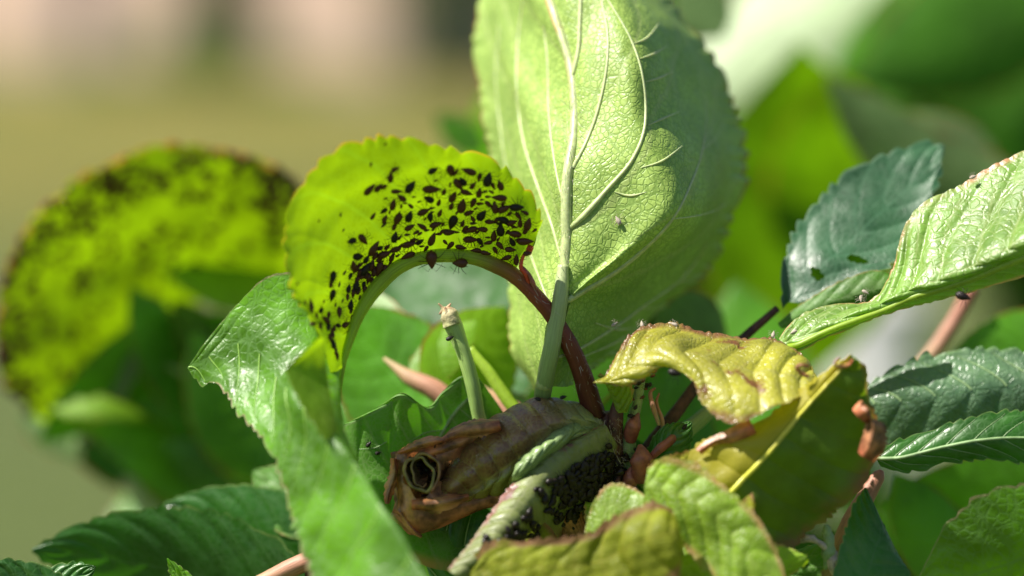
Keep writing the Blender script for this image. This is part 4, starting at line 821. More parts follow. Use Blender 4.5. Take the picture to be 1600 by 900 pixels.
for a in [((430, 520, D0 - 100), (60, 690, D0 - 80), 210, 'blur_mid', 'blurred dark green curled leaf under the aphid arch', dict(roll=40, bend=.1)),
          ((470, 470, D0 - 60), (240, 400, D0 - 60), 130, 'blur_yellow', 'blurred yellow green leaf under the top of the arch', dict(roll=-40)),
          ((110, 700, D0 + 20), (240, 470, D0 - 120), 120, 'blur_grey', 'blurred greyish leaf standing inside the arch', dict(roll=50)),
          ((80, 640, D0 - 160), (230, 655, D0 - 160), 46, 'blur_yellow', 'blurred bright rim of a rolled leaf low in the arch', dict(roll=35, bend=-.15)),
          ((330, 660, D0 - 60), (205, 450, D0 - 160), 130, 'blur_mid', 'blurred green leaf with a pale edge right of the grey one', dict(roll=-30)),
          ((430, 660, D0 - 100), (255, 570, D0 - 180), 60, 'blur_pale', 'blurred leaf rim shining white beside the sharp leaf tip', dict(roll=65)),
          ((460, 640, D0 - 120), (270, 470, D0 - 160), 150, 'arch_blur', 'blurred yellow green leaf hanging inside the arch', dict(roll=-35, bend=.1)),
          ((430, 760, D0 - 140), (300, 520, D0 - 200), 170, 'blur_mid', 'blurred fresh green leaf under the arch near the sharp leaf tip', dict(roll=-30)),
          ((330, 800, D0 - 60), (90, 610, D0 - 120), 130, 'blur_mid', 'blurred green leaf curling below the bright rim', dict(roll=-45, bend=-.1)),
          ((420, 800, D0), (180, 640, D0 - 60), 260, 'blur_mid', 'blurred mid green leaf below the arch', dict(roll=20)),
          ((470, 880, D0 - 80), (250, 690, D0 - 100), 190, 'blur_mid', 'blurred mid green leaf low on the left shoot', dict(roll=10)),
          ((360, 900, D0 + 60), (190, 745, D0 + 60), 120, 'blur_pale', 'blurred pale leaf above the lower left serrated leaf', dict(roll=30)),
          ((560, 700, D0), (330, 560, D0 + 60), 240, 'blur_mid', 'blurred green leaf behind the sharp pale tip', dict(roll=0)),
          ((600, 860, D0), (420, 640, D0 + 20), 260, 'blur_dark', 'blurred dark leaf behind the twisted blade', dict(roll=0)),
          ((440, 440, D0 + 60), (420, 330, D0), 40, 'blur_grey', 'blurred greyish leaf tip by the arching leaf', dict(roll=20)),
          ((330, 720, D0 + 40), (50, 560, D0 + 60), 300, 'blur_dark', 'blurred dark leaf filling the inside of the arch', dict(roll=10)),
          ((30, 640, D0 + 40), (130, 720, D0 + 30), 60, 'blur_grey', 'blurred grey green leaf tip at lower left of the arch', dict(roll=10))]:
    aleaf(lshoot, a[0], a[1], a[2], M[a[3]], a[4], tooth=(30, 8), seed=len(a[4]), **a[5])
tube('twig', [(330, 960, D0 + 300), (380, 860, D0 + 200), (440, 720, D0 + 100), (470, 560, D0 + 40), (475, 440, D0 + 20)], [26, 24, 20, 14, 9], M['twig'], lshoot, seg=10)

# ================================================================ LOWER LEFT SHOOT
ll = thing('cherry_shoot', 'serrated dark green leaves spreading along the lower left edge', 'cherry shoot', P(520, 1010, 60))
for a in [((520, 960, 150), (50, 860, 210), 220, 'dark_top', 'long dark green serrated leaf along the bottom left, slightly blurred', dict(roll=25, bend=.06, tooth=(34, 13), N=8)),
          ((560, 900, 160), (235, 800, 260), 190, 'dark_top', 'dark green leaf with a bitten tan rimmed bay in its upper edge', dict(roll=15, tooth=(36, 5), N=7)),
          ((520, 820, 180), (395, 735, 240), 120, 'under_mid', 'green leaf tip with an orange rim left of the twisted blade', dict(roll=-20, tooth=(40, 5), N=5)),
          ((150, 1010, 20), (-40, 880, 10), 120, 'dark_top', 'small serrated leaf tip in the lower left corner', dict(roll=10, tooth=(22, 9), N=6)),
          ((10, 960, 20), (150, 885, 20), 70, 'dark_top', 'small serrated leaf with a red tip at the bottom left', dict(roll=10, tooth=(22, 9), N=6)),
          ((330, 990, 0), (262, 872, -10), 52, 'fresh', 'tiny bright leaf tip poking up at the lower edge', dict(roll=40, tooth=(14, 6), N=6))]:
    aleaf(ll, a[0], a[1], a[2], M[a[3]], a[4], nu=110, nv=50, seed=len(a[4]), pucker=6, **a[5])
tube('pink_stalk', [(360, 940, 60), (430, 900, 50), (490, 872, 40), (520, 860, 40)], [14, 14, 15, 10], M['pink'], ll, seg=12)
tube('twig', [(520, 1010, 60), (500, 930, 60), (490, 880, 46)], [26, 20, 14], M['twig'], ll, seg=10, rough=.1)

# ================================================================ SHOOT JUST BEHIND THE CENTRE
cb = thing('cherry_shoot', 'soft focus green leaves and pink stalks seen through the arch behind the main shoot', 'cherry shoot', P(700, 900, 500))
for a in [((650, 640, 300), (570, 450, 380), 120, 'blur_pale', 'pale leaf with a whitish underside seen under the arch', dict(roll=35)),
          ((700, 700, 250), (520, 480, 330), 220, 'blur_mid', 'green leaf behind the lower end of the arch', dict(roll=10, bend=.06)),
          ((640, 790, 300), (480, 640, 360), 200, 'blur_mid', 'deep green leaf behind the yellow flap', dict(roll=0)),
          ((640, 600, 230), (745, 500, 260), 76, 'blur_yellow', 'lime leaf behind the broken stalk', dict(roll=25)),
          ((690, 640, 200), (790, 480, 330), 170, 'blur_yellow', 'lime green leaf between the red stalk and the broken stalk', dict(roll=-10)),
          ((800, 640, 400), (620, 380, 700), 380, 'blur_dark', 'dark leaf deep under the arch', dict(roll=0)),
          ((860, 700, 300), (730, 610, 340), 90, 'blur_pale', 'cream coloured leaf behind the roll', dict(roll=10)),
          ((620, 360, 900), (760, 600, 900), 200, 'blur_grey', 'greyish leaf far behind the arch', dict(roll=20)),
          ((1030, 470, 500), (1130, 560, 500), 130, 'blur_grey', 'greyish leaf to the lower right of the broad pale leaf', dict(roll=0)),
          ((960, 900, 200), (1060, 560, 300), 260, 'blur_mid', 'green leaf behind the base of the yellow leaf', dict(roll=0)),
          ((1180, 900, 300), (1050, 620, 300), 240, 'blur_mid', 'deep green leaf behind the large ribbed leaf', dict(roll=0))]:
    aleaf(cb, a[0], a[1], a[2], M[a[3]], a[4], tooth=(30, 5), seed=len(a[4]), **a[5])
for pts, rr in [([(600, 560, 240), (640, 590, 220), (680, 610, 210), (730, 650, 200), (800, 690, 200)], [3, 13, 18, 18, 18]), ([(740, 620, 190), (790, 650, 180), (840, 690, 180)], [24, 30, 30])]:
    tube('pink_stalk', pts, rr, M['pink'], cb, seg=12)

# ================================================================ CHERRY TREE FILLING THE BACKGROUND ON THE RIGHT
tree = thing('cherry_tree', 'out of focus leafy cherry tree filling the background on the right', 'tree', (0.62, 1.25, 0))
def PM(x, y, m): return P(x, y, (m - DF) / UN)
tube('trunk', [(0.62, 1.25, -.05), (.60, 1.26, .4), (.55, 1.3, .9), (.6, 1.35, 1.5)], [.035 / UN, .03 / UN, .022 / UN, .012 / UN], M['twig'], tree, world=True, seg=12)
for pts in [[(.57, 1.3, .75), (.3, 1.05, .95), (.12, .8, 1.02)], [(.56, 1.3, .9), (.35, 1.2, 1.1), (.15, 1.1, 1.2)], [(.6, 1.27, .6), (.35, .9, .8), (.1, .7, .9), (-.05, .62, .95)], [(.57, 1.3, 1.0), (.3, 1.0, 1.15), (.18, .75, 1.14)]]:
    tube('branch', pts, [.012 / UN, .008 / UN, .003 / UN], M['twig'], tree, world=True, seg=8)
for a in [((1260, 600, 2200), (1250, 70, 1750), 480, 'blob', 'large blurred yellow green leaf right of the broad pale leaf', dict(roll=0)),
          ((1320, 470, 2100), (1310, 110, 1600), 330, 'blob', 'blurred yellow green leaf overlapping the one right of the broad pale leaf', dict(roll=10)),
          ((1460, -110, 2400), (1040, 170, 2400), 380, 'blur_pale', 'blurred pale leaf shining white at the top', dict(roll=-30)),
          ((1700, -40, 1900), (1330, 130, 1900), 300, 'blur_deep', 'blurred dark leaf in the upper right', dict(roll=0)),
          ((1600, -60, 2300), (1390, 90, 2300), 70, 'blur_grey', 'blurred narrow pale leaf crossing the upper right', dict(roll=-20)),
          ((1560, -60, 2000), (1300, 120, 2000), 190, 'blur_mid', 'blurred lime leaf in the top right', dict(roll=0)),
          ((1660, 330, 1100), (1290, 120, 1100), 170, 'blur_grey', 'blurred grey green leaf arching on the right', dict(roll=15, bend=.0, side=.12)),
          ((1560, 300, 1200), (1400, 180, 1200), 150, 'blur_grey', 'second blurred grey green leaf on the right', dict(roll=0)),
          ((1750, 200, 2000), (1450, 160, 2000), 320, 'blur_deep', 'blurred deep green leaf at the right edge', dict(roll=0)),
          ((1200, 720, 900), (1150, 440, 1000), 240, 'blur_mid', 'blurred green leaf behind the yellow leaf', dict(roll=0)),
          ((1700, 520, 500), (1480, 560, 500), 120, 'blur_mid', 'blurred green leaf behind the red stalk', dict(roll=0)),
          ((1700, 780, 400), (1380, 790, 420), 170, 'blur_mid', 'blurred green leaf below the serrated pair', dict(roll=20)),
          ((1520, 940, 350), (1400, 740, 400), 130, 'blur_mid', 'blurred upright leaf low at the right', dict(roll=0)),
          ((1130, 60, 1300), (1060, -40, 1300), 120, 'blur_grey', 'blurred leaf behind the top of the broad pale leaf', dict(roll=0)),
          ((760, 240, 1400), (680, 180, 1400), 70, 'blur_mid', 'blurred green leaf at the left side of the broad pale leaf', dict(roll=0))]:
    aleaf(tree, a[0], a[1], a[2], M[a[3]], a[4], tooth=(40, 5), seed=len(a[4]), **a[5])
tube('pink_stalk', [(1430, 590, 500), (1480, 520, 500), (1520, 450, 500)], [16, 14, 12], M['pink'], tree, seg=10)
# the mass of other leaves, each an object sharing three meshes
protos = []
for k, mk in enumerate(['blur_dark', 'blur_dark', 'blur_mid', 'blur_mid', 'blur_grey']):
    s_ = Surf.__new__(Surf); n = 9; L = .09; C = []
    for i in range(n):
        t = i / (n - 1); pf = (math.sin(math.pi * t**.85)**.75) if 0 < t < 1 else .03
        C.append([(q * .026 * pf, L * t, -.012 * math.sin(2.5 * t) * (1 + k * .4) + .008 * pf * q * q) for q in (-1, -.5, 0, .5, 1)])
    s_.C = np.array(C); s_.R, s_.K = s_.C.shape[:2]; G = s_.grid(np.linspace(0, 1, 30), np.linspace(0, 1, 13))
    U, Wv = np.meshgrid(np.linspace(0, 1, 30), np.linspace(0, 1, 13), indexing='ij')
    G[..., 0] *= 1 + .07 * np.where(np.abs(Wv - .5) > .4, ((U * 14) % 1), 0)
    G[..., 2] += .0012 * np.abs(np.sin(math.pi * (U * 8 - 2 * np.abs(2 * Wv - 1))))
    me = bpy.data.meshes.new('leaf'); me.from_pydata(G.reshape(-1, 3).tolist(), [], grid_faces(30, 13).tolist())
    me.polygons.foreach_set('use_smooth', np.ones(len(me.polygons), bool)); ul = me.uv_layers.new(name='UVMap')
    li = np.empty(len(me.loops), int); me.loops.foreach_get('vertex_index', li); ul.data.foreach_set('uv', np.stack([U, Wv], -1).reshape(-1, 2)[li].ravel())
    me.materials.append(M[mk]); protos.append(me)
def avoid(x, y):
    return (x < 770 and y < 400) or (x < 150 and y < 850) or (1210 < x < 1520 and 390 < y < 720) or (x < 480 and y < 640)
def scatter(n, xr, yr, mr, seed, parent=tree, sc=(.7, 1.3), pm=None):
    r = random.Random(seed)
    for i in range(n):
        x, y, m_ = r.uniform(*xr), r.uniform(*yr), r.uniform(*mr)
        q_ = (PM(x, y, m_)); rot_ = (r.uniform(.6, 2.4), r.uniform(-.7, .7), r.uniform(-3.1, 3.1)); s_ = r.uniform(*sc); Rm = Euler(rot_).to_matrix(); bad = False
        for lx, ly in ((0, 0), (0, .045), (0, .09), (.026, .04), (-.026, .04)):
            v = np.array(Rm @ Vector((lx * s_, ly * s_, 0))) + q_ - CAM; dz = v @ Fv; sx = v @ Rv / dz / PX + 800; sy = 450 - v @ Uv / dz / PX
            if avoid(sx, sy): bad = True
        if bad: continue
        p = q_ - np.array(parent['_o']); o = bpy.data.objects.new('leaf', protos[r.choice(pm or [0, 1, 0, 2, 3, 4])]); COL.objects.link(o); o.parent = parent
        o.location = p; o.rotation_euler = rot_; o.scale = (s_,) * 3
scatter(150, (1000, 1900), (-150, 1000), (.85, 1.15), 1)
scatter(90, (480, 1500), (420, 1050), (.70, .95), 2)
scatter(60, (900, 1800), (-150, 500), (1.0, 1.3), 3)
scatter(30, (560, 900), (380, 800), (.75, .9), 4, pm=[0, 1, 2])
scatter(26, (160, 560), (680, 1050), (.56, .64), 5, parent=lshoot, sc=(.4, .6), pm=[2, 3, 2, 1])
# white painted garden post far behind the leaves on the right
wp = thing('garden_post', 'blurred white painted post behind the red stalk on the right', 'post', (gx(1375, 2.6), 2.6, 0))
zt = PM(1375, 470, 2.6)[2]
tube('post', [(gx(1375, 2.6), 2.6, -.05), (gx(1375, 2.6), 2.6, zt * .5), (gx(1375, 2.6), 2.6, zt)], [.036 / UN] * 2, M['white'], wp, world=True, seg=24)
tube('post_cap', [(gx(1375, 2.6), 2.6, zt + .001), (gx(1375, 2.6), 2.6, zt + .012), (gx(1375, 2.6), 2.6, zt + .03)], [.045 / UN, .045 / UN, .01 / UN], M['white'], wp, world=True, seg=24)

# ================================================================ APHIDS
def aphid_geo(fat=.33, legs=True, part=None):
    """length 1 along +x (head at +x), belly at z = 0"""
    V, F = [], []
    def add(v, f):
        n = len(V); V.extend(v); F.extend([[i + n for i in q] for q in f])
    if part in (None, 'body'):
        ns, sg = 10, 10; vs = []
        for i in range(ns):
            t = i / (ns - 1); x = -.5 + t
            rr = fat * (math.sin(math.pi * min(.999, max(.001, t**.82)))**.62) * (1 - .42 * t**2); rr = max(rr, .012)
            for j in range(sg):
                a = 2 * math.pi * j / sg; vs.append((x, rr * math.cos(a), .26 + rr * .8 * math.sin(a)))
        fs = [[i * sg + j, i * sg + (j + 1) % sg, (i + 1) * sg + (j + 1) % sg, (i + 1) * sg + j] for i in range(ns - 1) for j in range(sg)]
        fs += [list(range(sg))[::-1], list(range((ns - 1) * sg, ns * sg))]
        add(vs, fs)
    def limb(pts, r0, r1):
        vs = []; n = len(pts)
        for i, p in enumerate(pts):
            rr = r0 + (r1 - r0) * i / (n - 1)
            for a in (0, 2.1, 4.2): vs.append((p[0] + rr * math.cos(a), p[1] + rr * .7 * math.cos(a + 1), p[2] + rr * math.sin(a)))
        fs = [[i * 3 + j, i * 3 + (j + 1) % 3, (i + 1) * 3 + (j + 1) % 3, (i + 1) * 3 + j] for i in range(n - 1) for j in range(3)]
        return vs, fs
    L = []
    for s in (-1, 1):
        for x0, dx in ((.22, .25), (.08, .0), (-.02, -.38)):
            L.append(limb([(x0, s * .2, .2), (x0 + dx * .4, s * .48, .34), (x0 + dx, s * .72, .02)], .028, .012))
    A = [limb([(.44, s * .07, .3), (.62, s * .22, .36), (.30, s * .52, .30), (-.05, s * .62, .22)], .014, .006) for s in (-1, 1)]
    Cn = [limb([(-.3, s * .17, .38), (-.5, s * .24, .46)], .03, .02) for s in (-1, 1)]
    if part is None:
        for g_ in L + A + Cn: add(*g_) if legs else None
    elif part == 'leg': return L
    elif part == 'antenna': return A
    elif part == 'cornicle': return Cn
    return V, F
def pymesh(name, V, F, mat):
    me = bpy.data.meshes.new(name); me.from_pydata(V, [], F); me.polygons.foreach_set('use_smooth', np.ones(len(me.polygons), bool)); me.uv_layers.new(name='UVMap'); me.materials.append(mat); return me
AM = [pymesh('aphid', *aphid_geo(f_, legs=m_ != 'nymph' and f_ != .24), M[m_]) for f_, m_ in ((.27, 'aphid'), (.24, 'aphid'), (.29, 'aphid_black'), (.25, 'aphid'), (.23, 'nymph'))]
def orient(nrm, ang, pos):
    n = Vector(nrm).normalized(); a = math.radians(ang); d = Vector(math.cos(a) * Rv + math.sin(a) * Uv)
    x = d - n * d.dot(n); x.normalize(); y = n.cross(x)
    return Matrix(((x[0], y[0], n[0]), (x[1], y[1], n[1]), (x[2], y[2], n[2]))).to_4x4()
ZA = [(970,260,80,100),(1000,275,50,60),(875,262,60,45),(1072,265,85,-30),(665,258,50,35),(635,298,70,100),(530,237,30,90),(518,365,80,60),(570,358,60,65),(598,357,45,45),(748,352,80,65),(675,378,60,0),(702,415,60,-50),(867,362,95,-5),(895,322,26,50),(970,348,30,90),(938,382,45,80),(1015,340,80,-60),(1040,325,60,-60),(1060,385,70,-30),(1097,348,50,60),(1133,305,50,80),(1180,312,85,80),(1210,353,45,-70),(1250,345,65,-75),(1133,385,65,85),(1183,412,35,0),(1245,412,80,-5),(985,405,75,80),(978,462,50,80),(850,420,65,-45),(908,440,50,85),(1035,455,90,85),(1097,442,65,80),(1140,450,40,0),(1188,455,55,-50),(1222,470,70,-85),(652,452,70,85),(700,464,30,90),(750,460,45,-60),(820,492,70,20),(870,475,35,10),(600,490,45,40),(540,520,45,65),(605,535,50,75),(600,570,40,45),(742,518,70,80),(915,500,50,75),(675,535,80,75),(660,575,50,75),(858,528,55,-80),(812,575,60,-40),(745,580,60,30),(890,565,70,15),(985,550,85,75),(970,605,70,5),(1075,500,55,20),(1095,533,45,-60),(1150,510,75,60),(1198,548,60,0),(1150,590,60,-10),(1275,475,80,30),(1345,470,75,5),(1388,502,45,-30),(1315,552,65,30),(1355,520,50,-60),(1265,535,70,-20),(1365,555,60,80),(1410,560,80,70),(1330,612,80,-5),(1255,590,80,85),(1215,625,70,85),(1085,590,70,15),(1082,645,80,-10),(1140,662,50,-60),(1183,668,50,20),(1252,685,55,-50),(1225,710,50,-70),(1318,660,55,-70),(1395,655,90,10),(1308,705,60,-5),(1285,748,60,30),(1210,762,70,0),(1170,722,60,-10),(1115,708,55,0),(1033,690,60,-15),(945,665,40,-60),(970,680,60,60),(1280,798,70,-10),(1345,760,65,80),(905,618,40,0),(865,640,85,85),(780,748,60,0),(730,735,80,20),(660,635,65,85),(732,625,35,0),(780,612,40,30),(740,668,80,5),(800,660,50,40),(835,700,45,70),(815,688,30,0),(480,650,75,-45),(415,660,60,0),(540,695,90,65),(600,725,80,10),(660,700,70,20),(450,745,70,-10),(645,745,60,80),(425,795,70,-60),(525,790,70,85),(490,810,80,60),(565,815,90,80),(605,830,80,-70),(480,850,60,20),(305,865,70,70),(360,515,26,90),(240,550,20,80),(375,603,22,60),(615,120,24,60),
 (1165,385,30,30),(1200,385,34,-40),(1150,430,26,10),(1268,450,34,60),(1300,510,40,40),(1230,540,44,70),(1250,560,40,20),(1120,610,34,40),(1100,560,40,0),(1040,560,44,80),(1050,590,50,60),(1010,610,30,0),(940,600,50,20),(930,570,30,60),(1060,610,36,0),(1115,480,26,30),(1290,610,40,60),(1330,580,36,0),(1395,600,50,60),(1440,600,34,50),(1350,650,30,40),(1240,650,30,60),(1180,640,28,0),(1150,690,26,20),(840,600,34,0),(800,620,34,40),(770,650,44,0),(690,640,34,60),(700,680,50,20),(620,690,44,60),(680,740,30,30),(575,700,44,20),(580,750,60,40),(550,740,50,70),(520,720,40,70),(500,760,50,60),(465,790,50,20),(440,820,50,40),(540,830,60,80),(585,860,50,80),(510,870,60,80),(450,870,50,70),(880,590,34,60),(720,450,24,0),(800,440,26,30),(770,415,24,0),(610,425,26,20),(635,500,24,80),(690,500,24,70),(830,540,24,60),(870,500,28,10),(1010,500,30,60),(1020,400,26,60)]
ZB = [(300,150,60,80),(310,110,50,80),(350,155,40,70),(305,215,80,85),(185,275,80,85),(190,300,50,60),(345,315,75,80),(245,300,60,10),(220,330,50,40),(430,60,70,80),(480,60,90,80),(460,90,70,60),(500,100,60,75),(440,160,80,80),(425,205,70,80),(455,190,60,60),(490,190,70,-80),(485,160,50,70),(560,60,80,80),(600,80,80,-80),(580,40,60,60),(620,60,60,70),(530,140,60,85),(545,230,30,20),(410,270,70,80),(415,300,50,60),(420,350,60,80),(380,380,80,10),(345,388,50,0),(265,360,90,5),(210,370,50,10),(240,385,60,20),(285,400,60,40),(305,430,70,85),(320,400,50,60),(405,455,70,85),(295,460,60,70),(310,490,70,85),(325,530,60,90),(335,560,50,80),(120,150,30,90),(160,260,40,80),(370,250,30,60),(265,250,30,80),(330,270,34,60),(410,110,50,70),(380,90,40,40),(640,30,40,60),(520,30,60,70),(395,230,50,80),(400,180,60,80),(465,230,40,70),(290,330,50,70)]
bvA = proj_bvh(al)
apos = []
def place(x, y, ln, ang, mesh, bv, label, group, flipz=1):
    h = hit(bv, x, y)
    if h[0] is None or any((x - ax)**2 + (y - ay)**2 < (.30 * ln)**2 + 6 for ax, ay in apos): return None
    n = h[1]
    if n.dot(Vector(CAM) - h[0]) < 0: n = -n
    o = bpy.data.objects.new('aphid', mesh); COL.objects.link(o)
    s = ln * UN; o.matrix_world = Matrix.Translation(h[0] - n * s * .03) @ orient(n, ang, None) @ Matrix.Diagonal((s, s, s, 1))
    tag(o, label, 'aphid', group); apos.append((x, y)); return o
def lab_for(x, y):
    if x > 735: return 'dark aphid packed in the dense cluster near the right end of the arching leaf', 'aphids in the dense cluster at the right end of the arching leaf'
    if y < 322 and x <= 735: return 'dark aphid sitting apart on the upper left part of the arching leaf', 'scattered aphids on the upper part of the arching leaf'
    if x > 600: return 'dark aphid in the middle of the arching leaf above its rib', 'aphids in the middle of the arching leaf'
    return 'dark aphid in the trail down the lower left end of the arching leaf', 'aphids in the trail down the lower left of the arching leaf'
na = 0
for zs, oy in ((ZA, 190), (ZB, 400)):
    for (x, y, ln, ang) in zs:
        px_, py_ = 430 + x / 3.5556, oy + y / 3.5556; ln = ln / 3.5556
        big_ = ln > 12; me = AM[(na * 7) % 4] if big_ else (AM[4] if na % 2 else AM[1])
        la_, gr_ = lab_for(px_, py_)
        la_ = la_.replace('dark aphid', 'small dark aphid' if ln < 12 else 'middling dark aphid' if ln < 20 else 'large dark aphid')
        if place(px_, py_, ln * (1.14 if oy == 190 else .92), ang + (180 if na % 3 == 0 else 0), me, bvA, la_, gr_): na += 1
# two large aphids with clear legs on the rib
def big_aphid(x, y, d, ln, ang, label, tilt):
    root = bpy.data.objects.new('aphid', None); COL.objects.link(root); tag(root, label, 'aphid')
    s = ln * UN; n = Vector(-Fv + Uv * tilt).normalized(); root.matrix_world = Matrix.Translation(P(x, y, d)) @ orient(n, ang, None) @ Matrix.Diagonal((s, s, s, 1))
    root.empty_display_size = .5
    def pt(nm, V, F, m_): o = bpy.data.objects.new(nm, pymesh(nm, V, F, m_)); COL.objects.link(o); o.parent = root
    pt('body', *aphid_geo(.33, part='body'), M['aphid'])
    for nm in ('leg', 'antenna', 'cornicle'):
        for V, F in aphid_geo(part=nm): pt(nm, V, F, M['aphid_black'])
big_aphid(674.5, 405, -24, 30, -88, 'large dark aphid hanging head down over the rib of the arching leaf', -.1)
big_aphid(719, 410.5, -18, 25, 180, 'large dark aphid lying lengthwise on the rib, long feelers spread', -.1)
big_aphid(824, 396, -34, 14, 10, 'dark aphid beside the small red gland', 0)
# aphids on the blurred leaf: the nearest singly, the rest of the crowd as one mass
bvL = proj_bvh(la); rr_ = random.Random(3); nl = 0; VV, FF = [], []
while nl < 430:
    u_, w_ = rr_.random()**.8, rr_.random()**.38
    G_ = o_data[la.name][0]; g_ = G_[int(u_ * (G_.shape[0] - 1)), int(w_ * (G_.shape[1] - 1))]
    rel = g_ - CAM; dz = rel @ Fv; x, y = rel @ Rv / dz / PX + 800, 450 - rel @ Uv / dz / PX
    if rr_.random() > .25 + .75 * (noise.noise(Vector((x * .02, y * .02, 3))) * .9 + .45): continue
    nl += 1
    ln = rr_.uniform(15, 25)
    if nl <= 90 - (na - 190 if na > 190 else 0):
        place(x, y, ln, rr_.uniform(0, 360), AM[nl % 4], bvL, 'blurred aphid on the out of focus curled leaf at left', 'aphids on the blurred curled leaf')
    else:
        h = hit(bvL, x, y)
        if h[0] is None: continue
        n = h[1]; n = -n if n.dot(Vector(CAM) - h[0]) < 0 else n
        Mx = Matrix.Translation(h[0]) @ orient(n, rr_.uniform(0, 360), None) @ Matrix.Diagonal((ln * UN,) * 3 + (1,))
        V, F = aphid_geo(.33, part='body'); k0 = len(VV); VV += [tuple(Mx @ Vector(v)) for v in V]; FF += [[i + k0 for i in q] for q in F]
o = mesh_obj('aphid_colony', VV, FF, M['aphid'], uvs=[(0, 0)] * len(VV)); tag(o, 'crowd of aphids covering the blurred curled leaf at left', 'aphids', kind='stuff')
# colony in the dark pocket
VV, FF = [], []
bvF = proj_bvh(fl)
for k in range(430):
    t = rr_.random(); x, y = rr_.gauss(905, 34), rr_.gauss(745, 38)
    if k > 360: x, y = rr_.gauss(820, 28), rr_.gauss(845, 16)
    edge_y = 664 + (944 - x) * .62 + 34
    if y < edge_y: continue
    h = hit(bvF, x, y); ln = rr_.uniform(12, 21)
    if h[0] is None or rr_.random() < .12:
        pos = Vector(P(x + rr_.uniform(-10, 20), y, rr_.uniform(0, 60))); n = Vector(-Fv + Uv * rr_.uniform(-.5, .8)).normalized()
    else: pos = h[0]; n = h[1]; n = -n if n.dot(Vector(CAM) - h[0]) < 0 else n
    Mx = Matrix.Translation(pos) @ orient(n, rr_.uniform(0, 360), None) @ Matrix.Diagonal((ln * UN,) * 3 + (1,))
    V, F = aphid_geo(.34, part=None if k % 3 == 0 else 'body'); k0 = len(VV); VV += [tuple(Mx @ Vector(v)) for v in V]; FF += [[i + k0 for i in q] for q in F]
o = mesh_obj('aphid_colony', VV, FF, M['aphid_black'], uvs=[(0, 0)] * len(VV)); tag(o, 'dark mass of aphids crowded in the shaded pocket under the pink edged leaf', 'aphids', kind='stuff')
# a few strays
def stray(x, y, ln, ang, d, lab, mesh=AM[2], cat='aphid', grp=None):
    o = bpy.data.objects.new('aphid' if cat == 'aphid' else 'shed_skin', mesh); COL.objects.link(o); n = Vector(-Fv + Uv * .5).normalized()
    o.matrix_world = Matrix.Translation(P(x, y, d)) @ orient(n, ang, None) @ Matrix.Diagonal((ln * UN,) * 3 + (1,)); tag(o, lab, cat, grp)
SK = pymesh('shed_skin', *aphid_geo(.25), M['skin'])
def on(obj, x, y, ln, ang, lab, mesh=AM[2], cat='aphid', grp=None):
    h = hit(proj_bvh(obj), x, y)
    if h[0] is None: return
    n = h[1]; n = -n if n.dot(Vector(CAM) - h[0]) < 0 else n
    o = bpy.data.objects.new('aphid' if cat == 'aphid' else 'shed_skin', mesh); COL.objects.link(o)
    o.matrix_world = Matrix.Translation(h[0]) @ orient(n, ang, None) @ Matrix.Diagonal((ln * UN,) * 3 + (1,)); tag(o, lab, cat, grp)
on(gb, 576, 694, 12, 50, 'single aphid on the green leaf left of the brown roll')
on(gb, 590, 708, 11, 10, 'faint dark aphid just below another on the green leaf')
on(big, 966, 345, 16, 120, 'tiny grey winged insect on the broad pale leaf', SK, 'insect')
stray(986, 651, 13, 0, 26, 'small black aphid on the young green stalk at the shoot tip')
stray(1070, 668, 13, 60, 10, 'black aphid at the end of the narrow reddish scale')
stray(880, 622, 12, 20, -30, 'aphid on top of the rolled leaf near the red stalk')
stray(840, 625, 12, 160, -30, 'aphid on the crest of the rolled leaf')
stray(1054, 585, 22, -20, -96, 'black aphid under the lower edge of the arched yellow leaf')
stray(690, 692, 15, 10, -30, 'aphid on the reddish upper margin of the brown roll')
stray(680, 700, 10, 80, -34, 'small aphid below another on the reddish margin')
stray(1504, 466, 26, -25, -60, 'dark insect hanging under the glossy leaf at right')
stray(703, 530, 14, 30, 40, 'small dark aphid beside the broken stalk tip')
for k, (x, y, d) in enumerate([(960, 508, -5), (1003, 508, 0), (1053, 508, 2), (1240, 520, 20), (1345, 468, 0), (1352, 458, 0), (1520, 278, 40), (1208, 524, 0)]):
    stray(x, y, 13, 40 + 57 * k, d, ['pale shed aphid skin on the top edge of the yellow leaf', 'pale shed aphid skin on the upper edge of the glossy right leaf'][k in (3, 4, 5, 6)], SK, 'shed skin', ['shed skins on the yellow leaf', 'shed skins on the glossy right leaf'][k in (3, 4, 5, 6)])
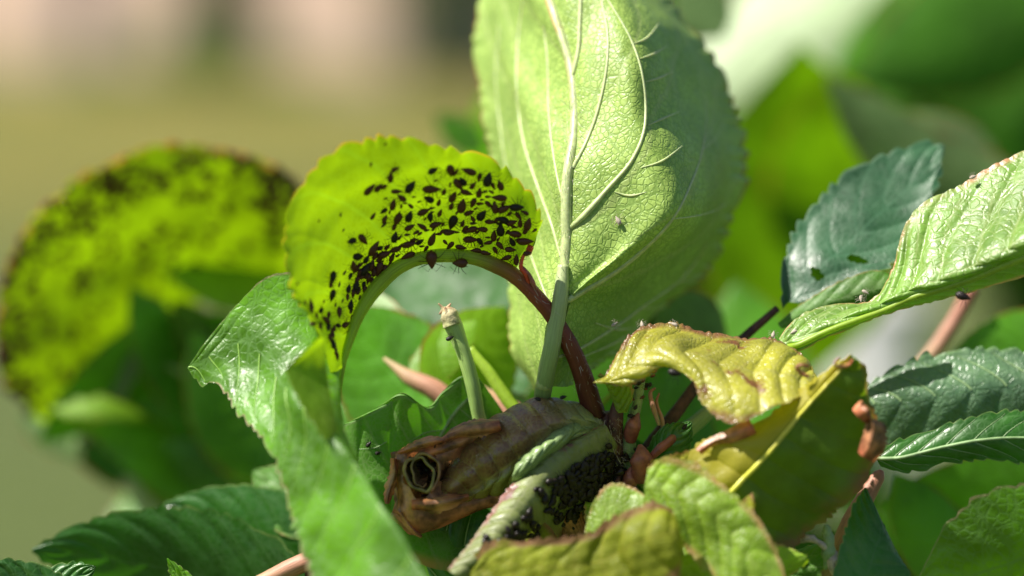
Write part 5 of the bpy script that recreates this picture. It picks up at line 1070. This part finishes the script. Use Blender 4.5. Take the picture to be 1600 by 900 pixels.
for k in range(26):
    x, y = rr_.gauss(1000, 12), rr_.gauss(600, 16); stray(x, y, rr_.uniform(7, 12), rr_.uniform(0, 360), rr_.uniform(6, 30), 'tiny dark aphid on the stalks below the left end of the yellow leaf', AM[2 + k % 2], grp='aphids on the stalks below the yellow leaf')
# dark aphids inside the withered mouth
for k in range(16):
    stray(rr_.gauss(660, 9), rr_.gauss(742, 15), rr_.uniform(12, 18), rr_.uniform(0, 360), rr_.uniform(-14, 10), 'black aphid inside the curled mouth of the withered leaf', AM[2 + k % 2], grp='aphids in the curled mouth')

# ---------------------------------------------------------------- fine hairs on stalks and ribs
def hairs(name, pts, rad, n, ln, seed, parent=shoot):
    r = np.random.default_rng(seed); C = to_w(np.array(pts, float)); t = r.uniform(0, len(pts) - 1, n); c = catmull(C, t); T = catmull(C, np.clip(t + .02, 0, len(pts) - 1)) - c + 1e-9 * r.normal(size=c.shape)
    T /= np.linalg.norm(T, axis=1, keepdims=True) + 1e-12
    d = r.normal(size=(n, 3)); d -= (d * T).sum(1, keepdims=True) * T; d /= np.linalg.norm(d, axis=1, keepdims=True)
    a = c + d * rad * UN * .9; e1 = a + (d + .5 * T * r.normal(size=(n, 1))) * ln * UN * .5; e2 = e1 + (d * .7 + .9 * T * r.normal(size=(n, 1)) + .3 * r.normal(size=(n, 3))) * ln * UN * .5
    w_ = np.cross(d, T) * UN * .35
    V = np.stack([a - w_, a + w_, e1 - w_ * .7, e1 + w_ * .7, e2], 1).reshape(-1, 3); b_ = np.arange(n)[:, None] * 5
    F = np.concatenate([b_ + [[0, 1, 3, 2]]]).tolist() + (b_ + [[2, 3, 4]]).tolist()
    o = mesh_obj(name, V, F, M['hair'], parent, np.zeros((len(V), 2))); o['kind'] = 'stuff'
hairs('hairs', tube_pts[:7], 14, 170, 15, 1)
hairs('hairs', [(r[2][0], r[2][1], r[2][2] - 6) for r in BIG[1:8]], 12, 500, 11, 2)
hairs('hairs', [(962, 730, 50), (955, 690, 36), (950, 650, 36)], 20, 260, 14, 3)
